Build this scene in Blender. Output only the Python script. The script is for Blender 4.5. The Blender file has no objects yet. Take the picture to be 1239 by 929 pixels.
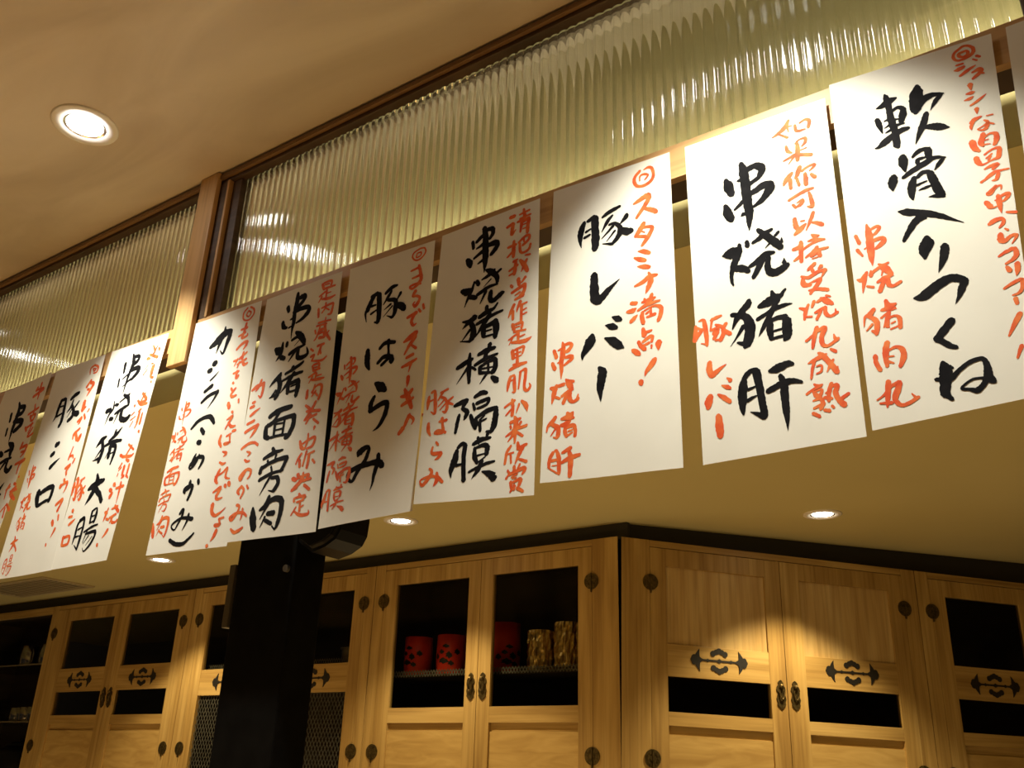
import bpy, bmesh, math, random
from mathutils import Vector, Matrix
random.seed(7)
C = bpy.context.scene.collection
SC = bpy.context.scene
ZC = 1.45                      # eye height above the floor; heights below are mostly eye-relative + ZC
# ------------------------------------------------------------------ camera
cam_d = bpy.data.cameras.new('camera'); cam = bpy.data.objects.new('camera', cam_d); C.objects.link(cam)
cam_d.sensor_width = 36.0; cam_d.lens = 1106.68 / 1239 * 36; cam_d.clip_start = 0.02
_R = [[0.82405221, 0.19912398, 0.53036554], [0.56580442, -0.33612144, -0.75291948], [0.0283429, 0.92052812, -0.38964684]]
cam.matrix_world = Matrix.Translation((0, 0, ZC)) @ Matrix(_R).to_4x4()
SC.camera = cam
# ------------------------------------------------------------------ world, exposure
SC.view_settings.view_transform = 'Standard'; SC.view_settings.look = 'None'
SC.view_settings.gamma = 1.0; SC.view_settings.use_curve_mapping = False
SC.view_settings.exposure = 0.0
SC.cycles.max_bounces = 12; SC.cycles.transparent_max_bounces = 16
SC.cycles.sample_clamp_indirect = 6.0; SC.cycles.use_denoising = True
W = bpy.data.worlds.new('room_ambient'); SC.world = W; W.use_nodes = True
W.node_tree.nodes['Background'].inputs[0].default_value = (1.0, 0.72, 0.42, 1)
W.node_tree.nodes['Background'].inputs[1].default_value = 0.03
FRONT_SPOT = 108.0      # watts, white ceiling spots over the partition
REAR_SPOT = 62.0       # watts, warm ceiling spots before the cabinets
FRONT_COL = (1.0, 0.965, 0.82); REAR_COL = (1.0, 0.80, 0.45)
# added unseen fill points, brightening ceilings, banners and cabinets from below the view
def fill_point(x, y, z, w, col, r=.14):
    d = bpy.data.lights.new('warm_fill', 'POINT'); o = bpy.data.objects.new('warm_fill', d); C.objects.link(o)
    o.location = (x, y, z); d.energy = w; d.color = col; d.shadow_soft_size = r
for x, y, z, w in ((-4.6, 1.0, .45, 19), (-2.9, 1.0, .45, 20), (-1.3, 1.0, .45, 20), (.4, .9, .45, 17), (-3.0, -1.0, .5, 9)): fill_point(x, y, z, w, (1.0, .60, .20))
for x, y, z, w in ((-1.6, 2.6, .5, 12), (-3.6, 2.6, .5, 10.5), (-5.9, 2.6, .5, 10), (.4, 3.4, .5, 9)): fill_point(x, y, z, w, (1.0, .80, .42))
# added unseen strip fill behind the rail, brightening the cavity behind the glass
d = bpy.data.lights.new('cavity_fill', 'AREA'); o = bpy.data.objects.new('cavity_fill', d); C.objects.link(o)
d.shape = 'RECTANGLE'; d.size = 4.8; d.size_y = .03; d.spread = math.radians(150); d.energy = 9.5; d.color = (1.0, .93, .68)
o.location = (-1.0, 1.405, 2.530); o.rotation_euler = (math.radians(150), 0, 0)
# ------------------------------------------------------------------ key sizes
YP = 1.30              # front face of the partition rail
HC = ZC + 1.547        # front ceiling
HR = ZC + 0.975        # lower rear ceiling
YS = 1.48              # face of the rear bulkhead
YW = 3.30              # front plane of the left cabinets
# ------------------------------------------------------------------ helpers
def obj(name, bm, m=None, parent=None, smooth=False, label=None):
    me = bpy.data.meshes.new(name); bm.normal_update(); bm.to_mesh(me); bm.free()
    o = bpy.data.objects.new(name, me); C.objects.link(o)
    if m: me.materials.append(m)
    if smooth:
        for p in me.polygons: p.use_smooth = True
    if parent: o.parent = parent
    if label: o['label'] = label
    return o
def tag(o, label, cat, group=None):
    o['label'] = label; o['category'] = cat
    if group: o['group'] = group
    return o
def thing(name, label, cat, loc=(0, 0, 0), rotz=0, group=None):
    o = bpy.data.objects.new(name, None); C.objects.link(o); o.empty_display_size = 0.05
    o.location = loc; o.rotation_euler = (0, 0, rotz)
    return tag(o, label, cat, group)
def struct(o):
    o['kind'] = 'structure'; return o
def dup(root, loc, label, group=None, rotz=None):
    r = root.copy(); C.objects.link(r); r.location = loc; r['label'] = label
    if rotz is not None: r.rotation_euler = (0, 0, rotz)
    if group: r['group'] = group
    for ch in list(root.children):
        c = ch.copy(); C.objects.link(c); c.parent = r
        for g in list(ch.children):
            d = g.copy(); C.objects.link(d); d.parent = c
    return r
def box(bm, x0, y0, z0, x1, y1, z1, bev=0.0):
    r = bmesh.ops.create_cube(bm, size=1)
    bmesh.ops.scale(bm, vec=(x1 - x0, y1 - y0, z1 - z0), verts=r['verts'])
    bmesh.ops.translate(bm, vec=((x0 + x1) / 2, (y0 + y1) / 2, (z0 + z1) / 2), verts=r['verts'])
    if bev > 0:
        es = list({e for v in r['verts'] for e in v.link_edges})
        bmesh.ops.bevel(bm, geom=es, offset=bev, segments=2, affect='EDGES', profile=0.6)
def prism(bm, pts, y0, y1):
    """extrude an outline in x,z between y0 (front) and y1"""
    a = [bm.verts.new((x, y0, z)) for x, z in pts]; b = [bm.verts.new((x, y1, z)) for x, z in pts]
    n = len(pts)
    f1 = bm.faces.new(a); f2 = bm.faces.new(b[::-1])
    for i in range(n): bm.faces.new((a[i], b[i], b[(i + 1) % n], a[(i + 1) % n]))
    bmesh.ops.recalc_face_normals(bm, faces=bm.faces[:])
def lathe(bm, prof, n=32, cx=0, cy=0, cz=0, jitter=None):
    rings = []
    for r, z in prof:
        if r < 1e-6: rings.append([bm.verts.new((cx, cy, cz + z))])
        else:
            ring = []
            for k in range(n):
                a = 2 * math.pi * k / n; rr = r * (1 + (jitter(a, z) if jitter else 0))
                ring.append(bm.verts.new((cx + rr * math.cos(a), cy + rr * math.sin(a), cz + z)))
            rings.append(ring)
    for A, B in zip(rings, rings[1:]):
        if len(A) == 1 and len(B) == 1: continue
        for k in range(n):
            k2 = (k + 1) % n
            if len(A) == 1: bm.faces.new((A[0], B[k2], B[k]))
            elif len(B) == 1: bm.faces.new((A[k], A[k2], B[0]))
            else: bm.faces.new((A[k], A[k2], B[k2], B[k]))
    bmesh.ops.recalc_face_normals(bm, faces=bm.faces[:])
def disc_y(bm, cx, cz, r, y0, y1, n=28, sx=1.0):
    prism(bm, [(cx + r * sx * math.cos(2 * math.pi * k / n), cz + r * math.sin(2 * math.pi * k / n)) for k in range(n)], y0, y1)
# ------------------------------------------------------------------ materials
def mat(name, col=(.5, .5, .5), rough=.5, metal=0.0, spec=0.5):
    m = bpy.data.materials.new(name); m.use_nodes = True
    p = m.node_tree.nodes['Principled BSDF']
    p.inputs['Base Color'].default_value = (*col, 1); p.inputs['Roughness'].default_value = rough
    p.inputs['Metallic'].default_value = metal; p.inputs['Specular IOR Level'].default_value = spec
    return m
def noise_mat(name, c1, c2, scale=(1, 1, 1), nscale=5.0, detail=6, rough=.5, bump=0.0, lo=.3, hi=.7, metal=0, distort=0.0, spec=.4, c3=None):
    m = mat(name, c1, rough, metal, spec); nt = m.node_tree; N = nt.nodes; Lk = nt.links
    p = N['Principled BSDF']
    tc = N.new('ShaderNodeTexCoord'); mp = N.new('ShaderNodeMapping'); mp.inputs['Scale'].default_value = scale
    nz = N.new('ShaderNodeTexNoise'); nz.inputs['Scale'].default_value = nscale; nz.inputs['Detail'].default_value = detail
    nz.inputs['Distortion'].default_value = distort
    cr = N.new('ShaderNodeValToRGB'); cr.color_ramp.elements[0].position = lo; cr.color_ramp.elements[1].position = hi
    cr.color_ramp.elements[0].color = (*c1, 1); cr.color_ramp.elements[1].color = (*c2, 1)
    if c3:
        e = cr.color_ramp.elements.new((lo + hi) / 2); e.color = (*c3, 1)
    Lk.new(tc.outputs['Object'], mp.inputs[0]); Lk.new(mp.outputs[0], nz.inputs[0]); Lk.new(nz.outputs[0], cr.inputs[0])
    Lk.new(cr.outputs[0], p.inputs['Base Color'])
    if bump > 0:
        b = N.new('ShaderNodeBump'); b.inputs['Strength'].default_value = bump; b.inputs['Distance'].default_value = .002
        Lk.new(nz.outputs[0], b.inputs['Height']); Lk.new(b.outputs[0], p.inputs['Normal'])
    return m
def wood_mat(name, c1, c2, c3, axis='z', fine=60.0, rough=.45):
    """long grain along one axis: stretched noise plus fine dark pores"""
    m = mat(name, c1, rough, 0, .35); nt = m.node_tree; N = nt.nodes; Lk = nt.links; p = N['Principled BSDF']
    tc = N.new('ShaderNodeTexCoord'); inf = N.new('ShaderNodeObjectInfo')
    add = N.new('ShaderNodeVectorMath'); add.operation = 'ADD'
    sc = {'z': (9, 9, .7), 'x': (.7, 9, 9)}[axis]; s2 = {'z': (fine, fine, 1.6), 'x': (1.6, fine, fine)}[axis]
    rnd = N.new('ShaderNodeVectorMath'); rnd.operation = 'SCALE'; rnd.inputs[0].default_value = (7.3, 3.1, 5.7)
    Lk.new(inf.outputs['Random'], rnd.inputs['Scale']); Lk.new(tc.outputs['Object'], add.inputs[0]); Lk.new(rnd.outputs[0], add.inputs[1])
    mp = N.new('ShaderNodeMapping'); mp.inputs['Scale'].default_value = sc
    m2 = N.new('ShaderNodeMapping'); m2.inputs['Scale'].default_value = s2
    n1 = N.new('ShaderNodeTexNoise'); n1.inputs['Scale'].default_value = 1.3; n1.inputs['Detail'].default_value = 5; n1.inputs['Distortion'].default_value = .9
    n2 = N.new('ShaderNodeTexNoise'); n2.inputs['Scale'].default_value = 1.5; n2.inputs['Detail'].default_value = 3
    Lk.new(add.outputs[0], mp.inputs[0]); Lk.new(add.outputs[0], m2.inputs[0]); Lk.new(mp.outputs[0], n1.inputs[0]); Lk.new(m2.outputs[0], n2.inputs[0])
    cr = N.new('ShaderNodeValToRGB'); e = cr.color_ramp.elements
    e[0].position = .32; e[0].color = (*c1, 1); e[1].position = .68; e[1].color = (*c3, 1)
    k = e.new(.5); k.color = (*c2, 1)
    Lk.new(n1.outputs[0], cr.inputs[0])
    r2 = N.new('ShaderNodeValToRGB'); r2.color_ramp.elements[0].position = .32; r2.color_ramp.elements[0].color = (.6, .55, .5, 1); r2.color_ramp.elements[1].position = .55; r2.color_ramp.elements[1].color = (1, 1, 1, 1)
    Lk.new(n2.outputs[0], r2.inputs[0])
    mx = N.new('ShaderNodeMix'); mx.data_type = 'RGBA'; mx.blend_type = 'MULTIPLY'; mx.inputs[0].default_value = .55
    Lk.new(cr.outputs[0], mx.inputs[6]); Lk.new(r2.outputs[0], mx.inputs[7]); Lk.new(mx.outputs[2], p.inputs['Base Color'])
    b = N.new('ShaderNodeBump'); b.inputs['Strength'].default_value = .12; b.inputs['Distance'].default_value = .001
    Lk.new(n2.outputs[0], b.inputs['Height']); Lk.new(b.outputs[0], p.inputs['Normal'])
    return m
def emit_mat(name, col, s):
    m = bpy.data.materials.new(name); m.use_nodes = True; N = m.node_tree.nodes
    N.remove(N['Principled BSDF']); e = N.new('ShaderNodeEmission'); e.inputs[0].default_value = (*col, 1); e.inputs[1].default_value = s
    m.node_tree.links.new(e.outputs[0], N['Material Output'].inputs[0]); return m
def glass_mat(name, tint, refr, rough, ior=1.45, fres=1.45, refr_rough=.0):
    """sheet glass: reflection by fresnel over a part straight-through, part bent view"""
    m = bpy.data.materials.new(name); m.use_nodes = True; N = m.node_tree.nodes; Lk = m.node_tree.links
    N.remove(N['Principled BSDF']); out = N['Material Output']
    tr = N.new('ShaderNodeBsdfTransparent'); tr.inputs[0].default_value = (*tint, 1)
    rf = N.new('ShaderNodeBsdfRefraction'); rf.inputs[0].default_value = (*tint, 1); rf.inputs['Roughness'].default_value = refr_rough; rf.inputs['IOR'].default_value = ior
    gl = N.new('ShaderNodeBsdfGlossy'); gl.inputs['Roughness'].default_value = rough; gl.inputs[0].default_value = (1, 1, 1, 1)
    m1 = N.new('ShaderNodeMixShader'); m1.inputs[0].default_value = refr
    m2 = N.new('ShaderNodeMixShader'); fr = N.new('ShaderNodeFresnel'); fr.inputs['IOR'].default_value = fres
    Lk.new(tr.outputs[0], m1.inputs[1]); Lk.new(rf.outputs[0], m1.inputs[2]); Lk.new(fr.outputs[0], m2.inputs[0])
    Lk.new(m1.outputs[0], m2.inputs[1]); Lk.new(gl.outputs[0], m2.inputs[2]); Lk.new(m2.outputs[0], out.inputs[0])
    return m
M = {}
M['cab'] = wood_mat('elm_wood_upright', (.31, .185, .055), (.41, .26, .083), (.51, .345, .125), 'z')
M['cabx'] = wood_mat('elm_wood_level', (.31, .185, .055), (.42, .27, .087), (.53, .36, .135), 'x')
M['panel'] = wood_mat('elm_panel_pale', (.44, .28, .10), (.53, .36, .145), (.60, .43, .19), 'z', 40)
M['rail'] = wood_mat('partition_wood', (.50, .28, .10), (.60, .36, .15), (.68, .43, .20), 'x', 50)
M['post'] = wood_mat('partition_wood_upright', (.50, .28, .10), (.60, .36, .15), (.68, .43, .20), 'z', 50)
M['dark_trim'] = noise_mat('dark_brown_wood', (.05, .028, .014), (.10, .055, .028), (1, 1, 8), 6, 5, .5)
M['mould'] = wood_mat('brown_moulding', (.16, .085, .035), (.22, .12, .05), (.28, .16, .07), 'x', 50)
M['ceil'] = noise_mat('front_ceiling_veneer', (.51, .42, .32), (.71, .615, .495), (.9, 3.0, 1), 1.5, 6, .42, 0.05, .25, .75, 0, 1.2, .4, (.61, .515, .405))
M['rear'] = noise_mat('rear_ceiling_paint', (.55, .49, .25), (.60, .535, .28), (1, 1, 1), 1.2, 3, .75)
M['dark'] = mat('dark_base_and_gap_shade', (.018, .016, .012), .7)  # shelf base colour; also paints the shade in the gap above the cabinets
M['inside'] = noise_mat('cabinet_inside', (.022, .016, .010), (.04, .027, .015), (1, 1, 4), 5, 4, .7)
M['floor'] = noise_mat('floor_tile', (.15, .095, .045), (.19, .12, .06), (1, 1, 1), 3, 5, .5)
M['wall'] = noise_mat('plaster_wall', (.42, .34, .20), (.48, .39, .24), (1, 1, 1), 4, 4, .8)
M['paper'] = noise_mat('banner_paper', (.80, .78, .70), (.86, .84, .76), (1, 1, 1), 7, 6, .85, .12, .3, .7, 0, 0, .1)
M['ink'] = noise_mat('black_ink', (.005, .005, .006), (.014, .013, .015), (1, 1, 1), 40, 4, .8, 0, .3, .7, 0, 0, .05)
M['red'] = noise_mat('vermilion_ink', (.70, .085, .022), (.80, .20, .05), (1, 1, 1), 55, 3, .7, 0, .35, .7, 0, 0, .2)
M['flute'] = glass_mat('reeded_glass', (.96, .965, .93), .62, .045, 1.40, 1.5, .02)
M['pane'] = glass_mat('cabinet_glass', (.80, .80, .76), 0.0, .02, 1.45, 1.12)
M['clear'] = glass_mat('clear_glassware', (.93, .95, .94), .45, .06, 1.45, 3.2)
M['black'] = noise_mat('black_painted_metal', (.003, .003, .003), (.006, .006, .006), (1, 1, 1), 20, 3, .6, 0, .3, .7, 0, 0, .05)
M['blackp'] = mat('black_plastic', (.005, .005, .006), .45, 0, .12)
M['grey'] = mat('grey_metal', (.10, .085, .06), .5, .3)
M['brass'] = noise_mat('aged_brass', (.06, .045, .018), (.17, .12, .045), (1, 1, 1), 90, 4, .42, .3, .3, .7, .8)
M['orn'] = mat('black_fretwork', (.010, .008, .006), .5)
M['trim'] = mat('white_lamp_trim', (.80, .76, .70), .4)
M['alu'] = mat('lamp_reflector', (.85, .82, .78), .2, .9)
M['lampw'] = emit_mat('white_lamp', (1.0, .97, .93), 42.0)
M['lampy'] = emit_mat('warm_lamp', (1.0, .90, .70), 16.0)
M['vent'] = mat('vent_enamel', (.42, .36, .25), .5)
M['vent_back'] = mat('vent_shade', (.12, .10, .07), .7)
M['steel'] = noise_mat('steel_mesh', (.20, .19, .16), (.34, .32, .28), (1, 1, 1), 30, 2, .35, 0, .3, .7, .7)
M['steel_dark'] = noise_mat('dark_expanded_steel', (.07, .068, .055), (.12, .115, .09), (1, 1, 1), 30, 2, .45, 0, .3, .7, .5)
M['burl'] = noise_mat('burl_panel', (.37, .225, .07), (.54, .365, .135), (1.0, 1, 5.5), 4.2, 9, .45, .1, .28, .75, 0, 1.3, .35, (.46, .30, .10))
M['redcup'] = noise_mat('red_lacquer', (.60, .025, .012), (.75, .06, .02), (1, 1, 1), 12, 3, .35)
M['gold'] = noise_mat('gold_foil', (.50, .32, .10), (.95, .74, .34), (1, 1, 1), 60, 4, .30, .9, .3, .7, 1.0)
# ------------------------------------------------------------------ setting
def slab(name, x0, y0, z0, x1, y1, z1, m):
    bm = bmesh.new(); box(bm, x0, y0, z0, x1, y1, z1); return struct(obj(name, bm, m))
slab('floor', -8.2, -3.2, -.06, 4.2, 6.3, 0, M['floor'])
slab('ceiling', -8.2, -3.2, HC, 4.2, YS, HC + .08, M['ceil'])
slab('ceiling_rear', -8.2, YS + .04, HR, 4.2, 6.3, HR + .08, M['rear'])
slab('trim_bulkhead', -8.2, YS, HR, 4.2, YS + .04, HC + .08, M['rear'])
slab('wall_back', -8.2, 6.2, 0, 4.2, 6.3, HR, M['wall'])
slab('wall_left', -8.2, 1.9, 0, -8.1, 6.2, HR, M['wall'])
slab('wall_right', 4.1, 1.9, 0, 4.2, 6.2, HR, M['wall'])
def plan(bm, pts, z0, z1):
    a = [bm.verts.new((x, y, z0)) for x, y in pts]; b = [bm.verts.new((x, y, z1)) for x, y in pts]; n = len(pts)
    bm.faces.new(a[::-1]); bm.faces.new(b)
    for i in range(n): bm.faces.new((a[i], a[(i + 1) % n], b[(i + 1) % n], b[i]))
    bmesh.ops.recalc_face_normals(bm, faces=bm.faces[:])
# ------------------------------------------------------------------ partition: rails, post, reeded glass
def zr(k): return ZC + k * YP          # height on the partition plane
RT, RB = ZC + 1.079, ZC + 1.006        # bottom rail
GT = HC
RX0, RX1 = -5.2, 2.2
slab('trim_rail_bottom', RX0, YP, RB, RX1, YP + .016, RT, M['rail'])
slab('trim_rail_beam', RX0, YP + .0165, RB + .001, RX1, YP + .075, RT - .001, M['dark_trim'])  # beam coloured dark to carry the shade on the rail's underside
bm = bmesh.new()
box(bm, RX0, YP + .004, HC - .032, RX1, YP + .06, HC - .001, .003)
struct(obj('trim_rail_top', bm, M['dark_trim']))
bm = bmesh.new()
box(bm, RX0, YP - .008, HC - .022, RX1, YP + .0035, HC - .008, .003)
struct(obj('trim_moulding_top', bm, M['mould']))
PX0, PX1 = -2.022, -1.946              # face of the post
bm = bmesh.new()
box(bm, PX0, YP - .016, RB - .052, PX1, YP - .001, HC - .002, .002)
struct(obj('trim_post_left', bm, M['post']))
bm = bmesh.new()
plan(bm, [(PX0 + .006, YP + .0775), (PX0 + .006, YP), (PX1 + .030, YP), (PX1 + .030, YP + .0775)], RB - .050, RB - .0005)
struct(obj('trim_post_foot', bm, M['dark_trim']))
bm = bmesh.new()
box(bm, PX0 + .006, YP + .0005, RT + .0005, PX1 + .030, YP + .075, HC - .034, .001)
struct(obj('trim_post_stud', bm, M['dark_trim']))
bm = bmesh.new()
box(bm, PX1 + .031, YP - .003, RT + .0005, PX1 + .040, YP + .012, HC - .034, .002)
struct(obj('trim_post_bead', bm, M['post']))
bm = bmesh.new()
box(bm, PX1 + .031, YP + .0125, RT + .0005, PX1 + .074, YP + .06, HC - .034, .002)
struct(obj('trim_post_jamb', bm, M['dark_trim']))
bm = bmesh.new()
box(bm, .015, YP - .004, RT, .075, YP + .075, HC - .034, .003)
struct(obj('trim_post_right', bm, M['dark_trim']))
def flutes(name, x0, x1, z0, z1, y, pitch=.0225, depth=.0045, seg=8):
    bm = bmesh.new(); n = max(2, int(round((x1 - x0) / pitch))); p = (x1 - x0) / n
    prev = None; prof = []
    for i in range(n):
        for k in range(seg):
            t = k / seg; prof.append((x0 + (i + t) * p, y - depth * math.sin(math.pi * t) ** .8))
    prof.append((x1, y))
    back = y + .005
    rows = []
    for x, yy in prof:
        rows.append((bm.verts.new((x, yy, z0)), bm.verts.new((x, yy, z1)), bm.verts.new((x, back, z0)), bm.verts.new((x, back, z1))))
    fr = [(bm.verts.new(r[0].co), bm.verts.new(r[1].co)) for r in rows]     # ribbed face keeps its own vertices so its shading stays upright
    for a, b in zip(fr, fr[1:]): bm.faces.new((a[0], b[0], b[1], a[1])).smooth = True
    for a, b in zip(rows, rows[1:]):
        bm.faces.new((a[2], a[3], b[3], b[2]))
        bm.faces.new((a[0], a[2], b[2], b[0])); bm.faces.new((a[1], b[1], b[3], a[3]))
    bm.faces.new((rows[0][0], rows[0][1], rows[0][3], rows[0][2])); bm.faces.new((rows[-1][0], rows[-1][2], rows[-1][3], rows[-1][1]))
    o = obj(name, bm, M['flute']); return struct(o)
flutes('window_1', RX0 + .3, PX0 + .005, RT, GT - .033, YP + .03)
flutes('window_2', PX1 + .075, .014, RT, GT - .033, YP + .03)
flutes('window_3', .076, RX1 - .1, RT, GT - .033, YP + .03)
slab('trim_post_far', RX0, YP - .02, 0, RX0 + .3, YP + .075, HC - .034, M['post'])
slab('trim_post_end', RX1 - .1, YP - .02, 0, RX1, YP + .075, HC - .034, M['post'])
# ------------------------------------------------------------------ black column under the rail with its loudspeaker
t = thing('steel_column', 'tall black square column standing under the wooden rail behind the paper banners', 'column', (-1.645, 1.43, 0))
bm = bmesh.new(); box(bm, -.097, -.044, 0, .097, .046, RB - .001, .004); obj('shaft', bm, M['black'], t)
bm = bmesh.new(); box(bm, -.116, -.030, ZC + .40, -.098, .03, ZC + .60, .003); obj('side_plate', bm, M['blackp'], t)
bm = bmesh.new(); box(bm, -.137, -.034, ZC + .285, -.117, -.012, ZC + .43, .002); obj('edge_strip', bm, M['grey'], t, label='greyish brown metal edge strip')
bm = bmesh.new(); disc_y(bm, .075, ZC + .40, .008, -.052, -.044, 20); b2 = obj('screw_cap', bm, mat('screw_steel', (.3, .3, .3), .35, .8), t, label='round steel screw cap')
t = thing('wall_speaker', 'black rounded loudspeaker fixed to the right of the black column behind banners', 'speaker', (-1.481, 1.43, ZC + .43))
bm = bmesh.new()
prof = []
for k in range(9):
    a = math.pi / 2 * k / 8
    prof.append((.065 - .055 * (1 - math.sin(a)) , .012 + .055 * (1 - math.cos(a)) * .9))
pts = [(-.065, .028), (-.02, .0), (.02, .008), (.05, .022), (.063, .042), (.066, .075), (.066, .50), (.055, .53), (-.065, .53)]
prism(bm, pts, -.055, .04)
bmesh.ops.bevel(bm, geom=[e for e in bm.edges if abs(e.verts[0].co.y - e.verts[1].co.y) < 1e-5 and e.verts[0].co.y < 0], offset=.012, segments=3, affect='EDGES')
obj('housing', bm, M['blackp'], t)
bm = bmesh.new(); box(bm, -.045, -.0575, .08, .045, -.0545, .49, .001); obj('grille', bm, M['black'], t)
# ------------------------------------------------------------------ recessed downlights
def downlight(label, loc, col, lampm, watts, spot, blend, r=.055, group=None, aim=None):
    t = thing('recessed_downlight', label, 'ceiling light', loc, 0, group)
    bm = bmesh.new(); lathe(bm, [(r * .64, .0), (r * .64, -.004), (r * .95, -.005), (r, -.003), (r, .0)], 40); obj('trim_ring', bm, M['trim'], t, True)
    bm = bmesh.new(); lathe(bm, [(r * .64, -.0034), (r * .585, -.0020), (r * .53, -.0004)], 40); obj('reflector', bm, M['alu'], t, True)
    bm = bmesh.new(); lathe(bm, [(0, -.0022), (r * .35, -.0020), (r * .555, -.0010)], 40); obj('lamp', bm, lampm, t, True)
    ld = bpy.data.lights.new('lamp_beam', 'SPOT'); lo = bpy.data.objects.new('lamp_beam', ld); C.objects.link(lo); lo.parent = t
    lo.location = (0, 0, -.012); ld.energy = watts; ld.color = col; ld.spot_size = math.radians(spot); ld.spot_blend = blend; ld.shadow_soft_size = .03
    if aim: lo.rotation_euler = Vector(aim).to_track_quat('-Z', 'Y').to_euler()
    return t
FG = 'white ceiling spots in front of the partition'; RG = 'warm ceiling spots before the cabinets'
downlight('bright round recessed light in the brown ceiling at upper left', (-2.085, .956, HC), FRONT_COL, M['lampw'], FRONT_SPOT, 89, .45, .084, FG)
downlight('recessed ceiling light above the frame, mirrored in the right of the reeded glass', (-.42, .945, HC), FRONT_COL, M['lampw'], FRONT_SPOT, 89, .45, .084, FG)
downlight('recessed ceiling light off the left edge, mirrored in the leftmost reeded glass', (-3.70, .956, HC), FRONT_COL, M['lampw'], FRONT_SPOT, 89, .45, .084, FG)
downlight('small warm downlight in the rear ceiling just under the dim 豚はらみ banner', (-2.59, 2.881, HR), REAR_COL, M['lampy'], REAR_SPOT * .85, 100, .45, .074, RG)
downlight('small warm downlight in the rear ceiling above the right-hand cabinets', (-1.014, 3.608, HR), REAR_COL, M['lampy'], REAR_SPOT * 1.35, 100, .45, .074, RG)
downlight('small warm downlight just under the lower left corner of the カシラ banner', (-4.27, 2.898, HR), REAR_COL, M['lampy'], REAR_SPOT, 100, .45, .074, RG)
# ------------------------------------------------------------------ ceiling vent
t = thing('ceiling_vent', 'slatted air vent grille in the rear ceiling at lower left', 'vent', (-5.76, 3.03, HR))
bm = bmesh.new()
for a in ((-.42, -.17, .42, -.145), (-.42, .145, .42, .17), (-.42, -.145, -.39, .145), (.39, -.145, .42, .145)):
    box(bm, a[0], a[1], -.010, a[2], a[3], -.0005, .002)
obj('frame', bm, M['vent'], t)
for k in range(9):
    bm = bmesh.new(); y = -.125 + k * .031; box(bm, -.389, y - .008, -.008, .389, y + .004, -.005); obj('slat', bm, M['vent'], t)
bm = bmesh.new(); box(bm, -.389, -.144, -.0035, .389, .144, -.001); obj('backing', bm, M['vent_back'], t)
# ------------------------------------------------------------------ cabinets
Z = lambda v: v                       # heights relative to the eye line; cabinet roots stand at z = ZC offset
def ornament(bm, cx, cz, y0, y1, w=.245, h=.105):
    k = w / 2
    # centre bar with beads
    pts = []
    def bar(x0, x1, r): prism(bm, [(x0, cz - r), (x1, cz - r), (x1, cz + r), (x0, cz + r)], y0, y1)
    bar(cx - .62 * k, cx + .62 * k, .0035)
    for bx, br in ((-.42, .007), (0, .009), (.42, .007)):
        prism(bm, [(cx + bx * k - br * 1.7, cz), (cx + bx * k, cz - br), (cx + bx * k + br * 1.7, cz), (cx + bx * k, cz + br)], y0 - .0002, y1)
    # fleur ends: outer lobe, two horns, tapering neck
    for s in (-1, 1):
        P = lambda q: [(cx + s * a, cz + b) for a, b in (q if s > 0 else q[::-1])]
        prism(bm, P([(.066, 0), (.078, -.006), (.090, -.014), (.116, -.012), (.116, .012), (.090, .014), (.078, .006)]), y0 - .0004, y1)
        prism(bm, P([(.086, .006), (.110, .006), (.104, .022), (.095, .034), (.0865, .044), (.0875, .030)]), y0 - .0006, y1)
        prism(bm, P([(.086, -.006), (.0875, -.030), (.0865, -.044), (.095, -.034), (.104, -.022), (.110, -.006)]), y0 - .0007, y1)
        for dx, dz, r in ((.111, .009, .011), (.111, -.009, .011), (.1165, 0, .010)): disc_y(bm, cx + s * dx, cz + dz, r, y0 - .0008 - dx * .001, y1, 14)
    # lobed clouds above and below
    for s in (1, -1):
        for i, (dx, dz, r) in enumerate(((0, .0395, .0115), (-.0125, .0350, .0105), (.0125, .0350, .0105), (-.0265, .0280, .0115), (.0265, .0280, .0115))):
            disc_y(bm, cx + dx, cz + s * dz, r, y0 - .0003 - i * .0001, y1, 16)
def handle(door, cx, cz, h=.115):
    bm = bmesh.new()
    q = [(0, 1), (.16, .92), (.30, .80), (.22, .66), (.42, .52), (.50, .30), (.34, .14), (.40, -.05), (.52, -.30), (.40, -.52), (.46, -.68), (.26, -.84), (.0, -1)]
    pts = [(cx + a * .042, cz + b * h / 2) for a, b in q] + [(cx - a * .042, cz + b * h / 2) for a, b in q[-2:0:-1]]
    prism(bm, pts, -.0045, .0)
    bmesh.ops.create_uvsphere(bm, u_segments=12, v_segments=8, radius=.009, matrix=Matrix.Translation((cx, -.010, cz + .28 * h)))
    # drop bail
    v = []
    for k in range(13):
        a = -math.pi * .15 + k / 12 * math.pi * 1.3
        v.append(Vector((cx + .011 * math.cos(a + math.pi), -.012, cz + .02 - .034 * max(0, math.sin(a)) - .004)))
    for p, n in zip(v, v[1:]):
        d = n - p
        if d.length > 1e-5:
            bmesh.ops.create_cone(bm, segments=8, radius1=.0032, radius2=.0032, depth=d.length * 1.15, matrix=Matrix.Translation((p + n) / 2) @ d.to_track_quat('Z', 'Y').to_matrix().to_4x4())
    return obj('handle', bm, M['brass'], door)
def hinge(door, cx, cz, r=.033):
    bm = bmesh.new()
    disc_y(bm, cx, cz, r, -.004, 0, 36)
    for k in range(12):
        a = 2 * math.pi * k / 12; disc_y(bm, cx + r * .66 * math.cos(a), cz + r * .66 * math.sin(a), r * .15, -.0055, -.0035, 8)
    disc_y(bm, cx, cz, r * .36, -.0060, -.0035, 14)
    box(bm, cx - .0025, -.008, cz - r * 1.35, cx + .0025, -.001, cz + r * .95)
    return obj('hinge', bm, M['brass'], door)
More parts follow.
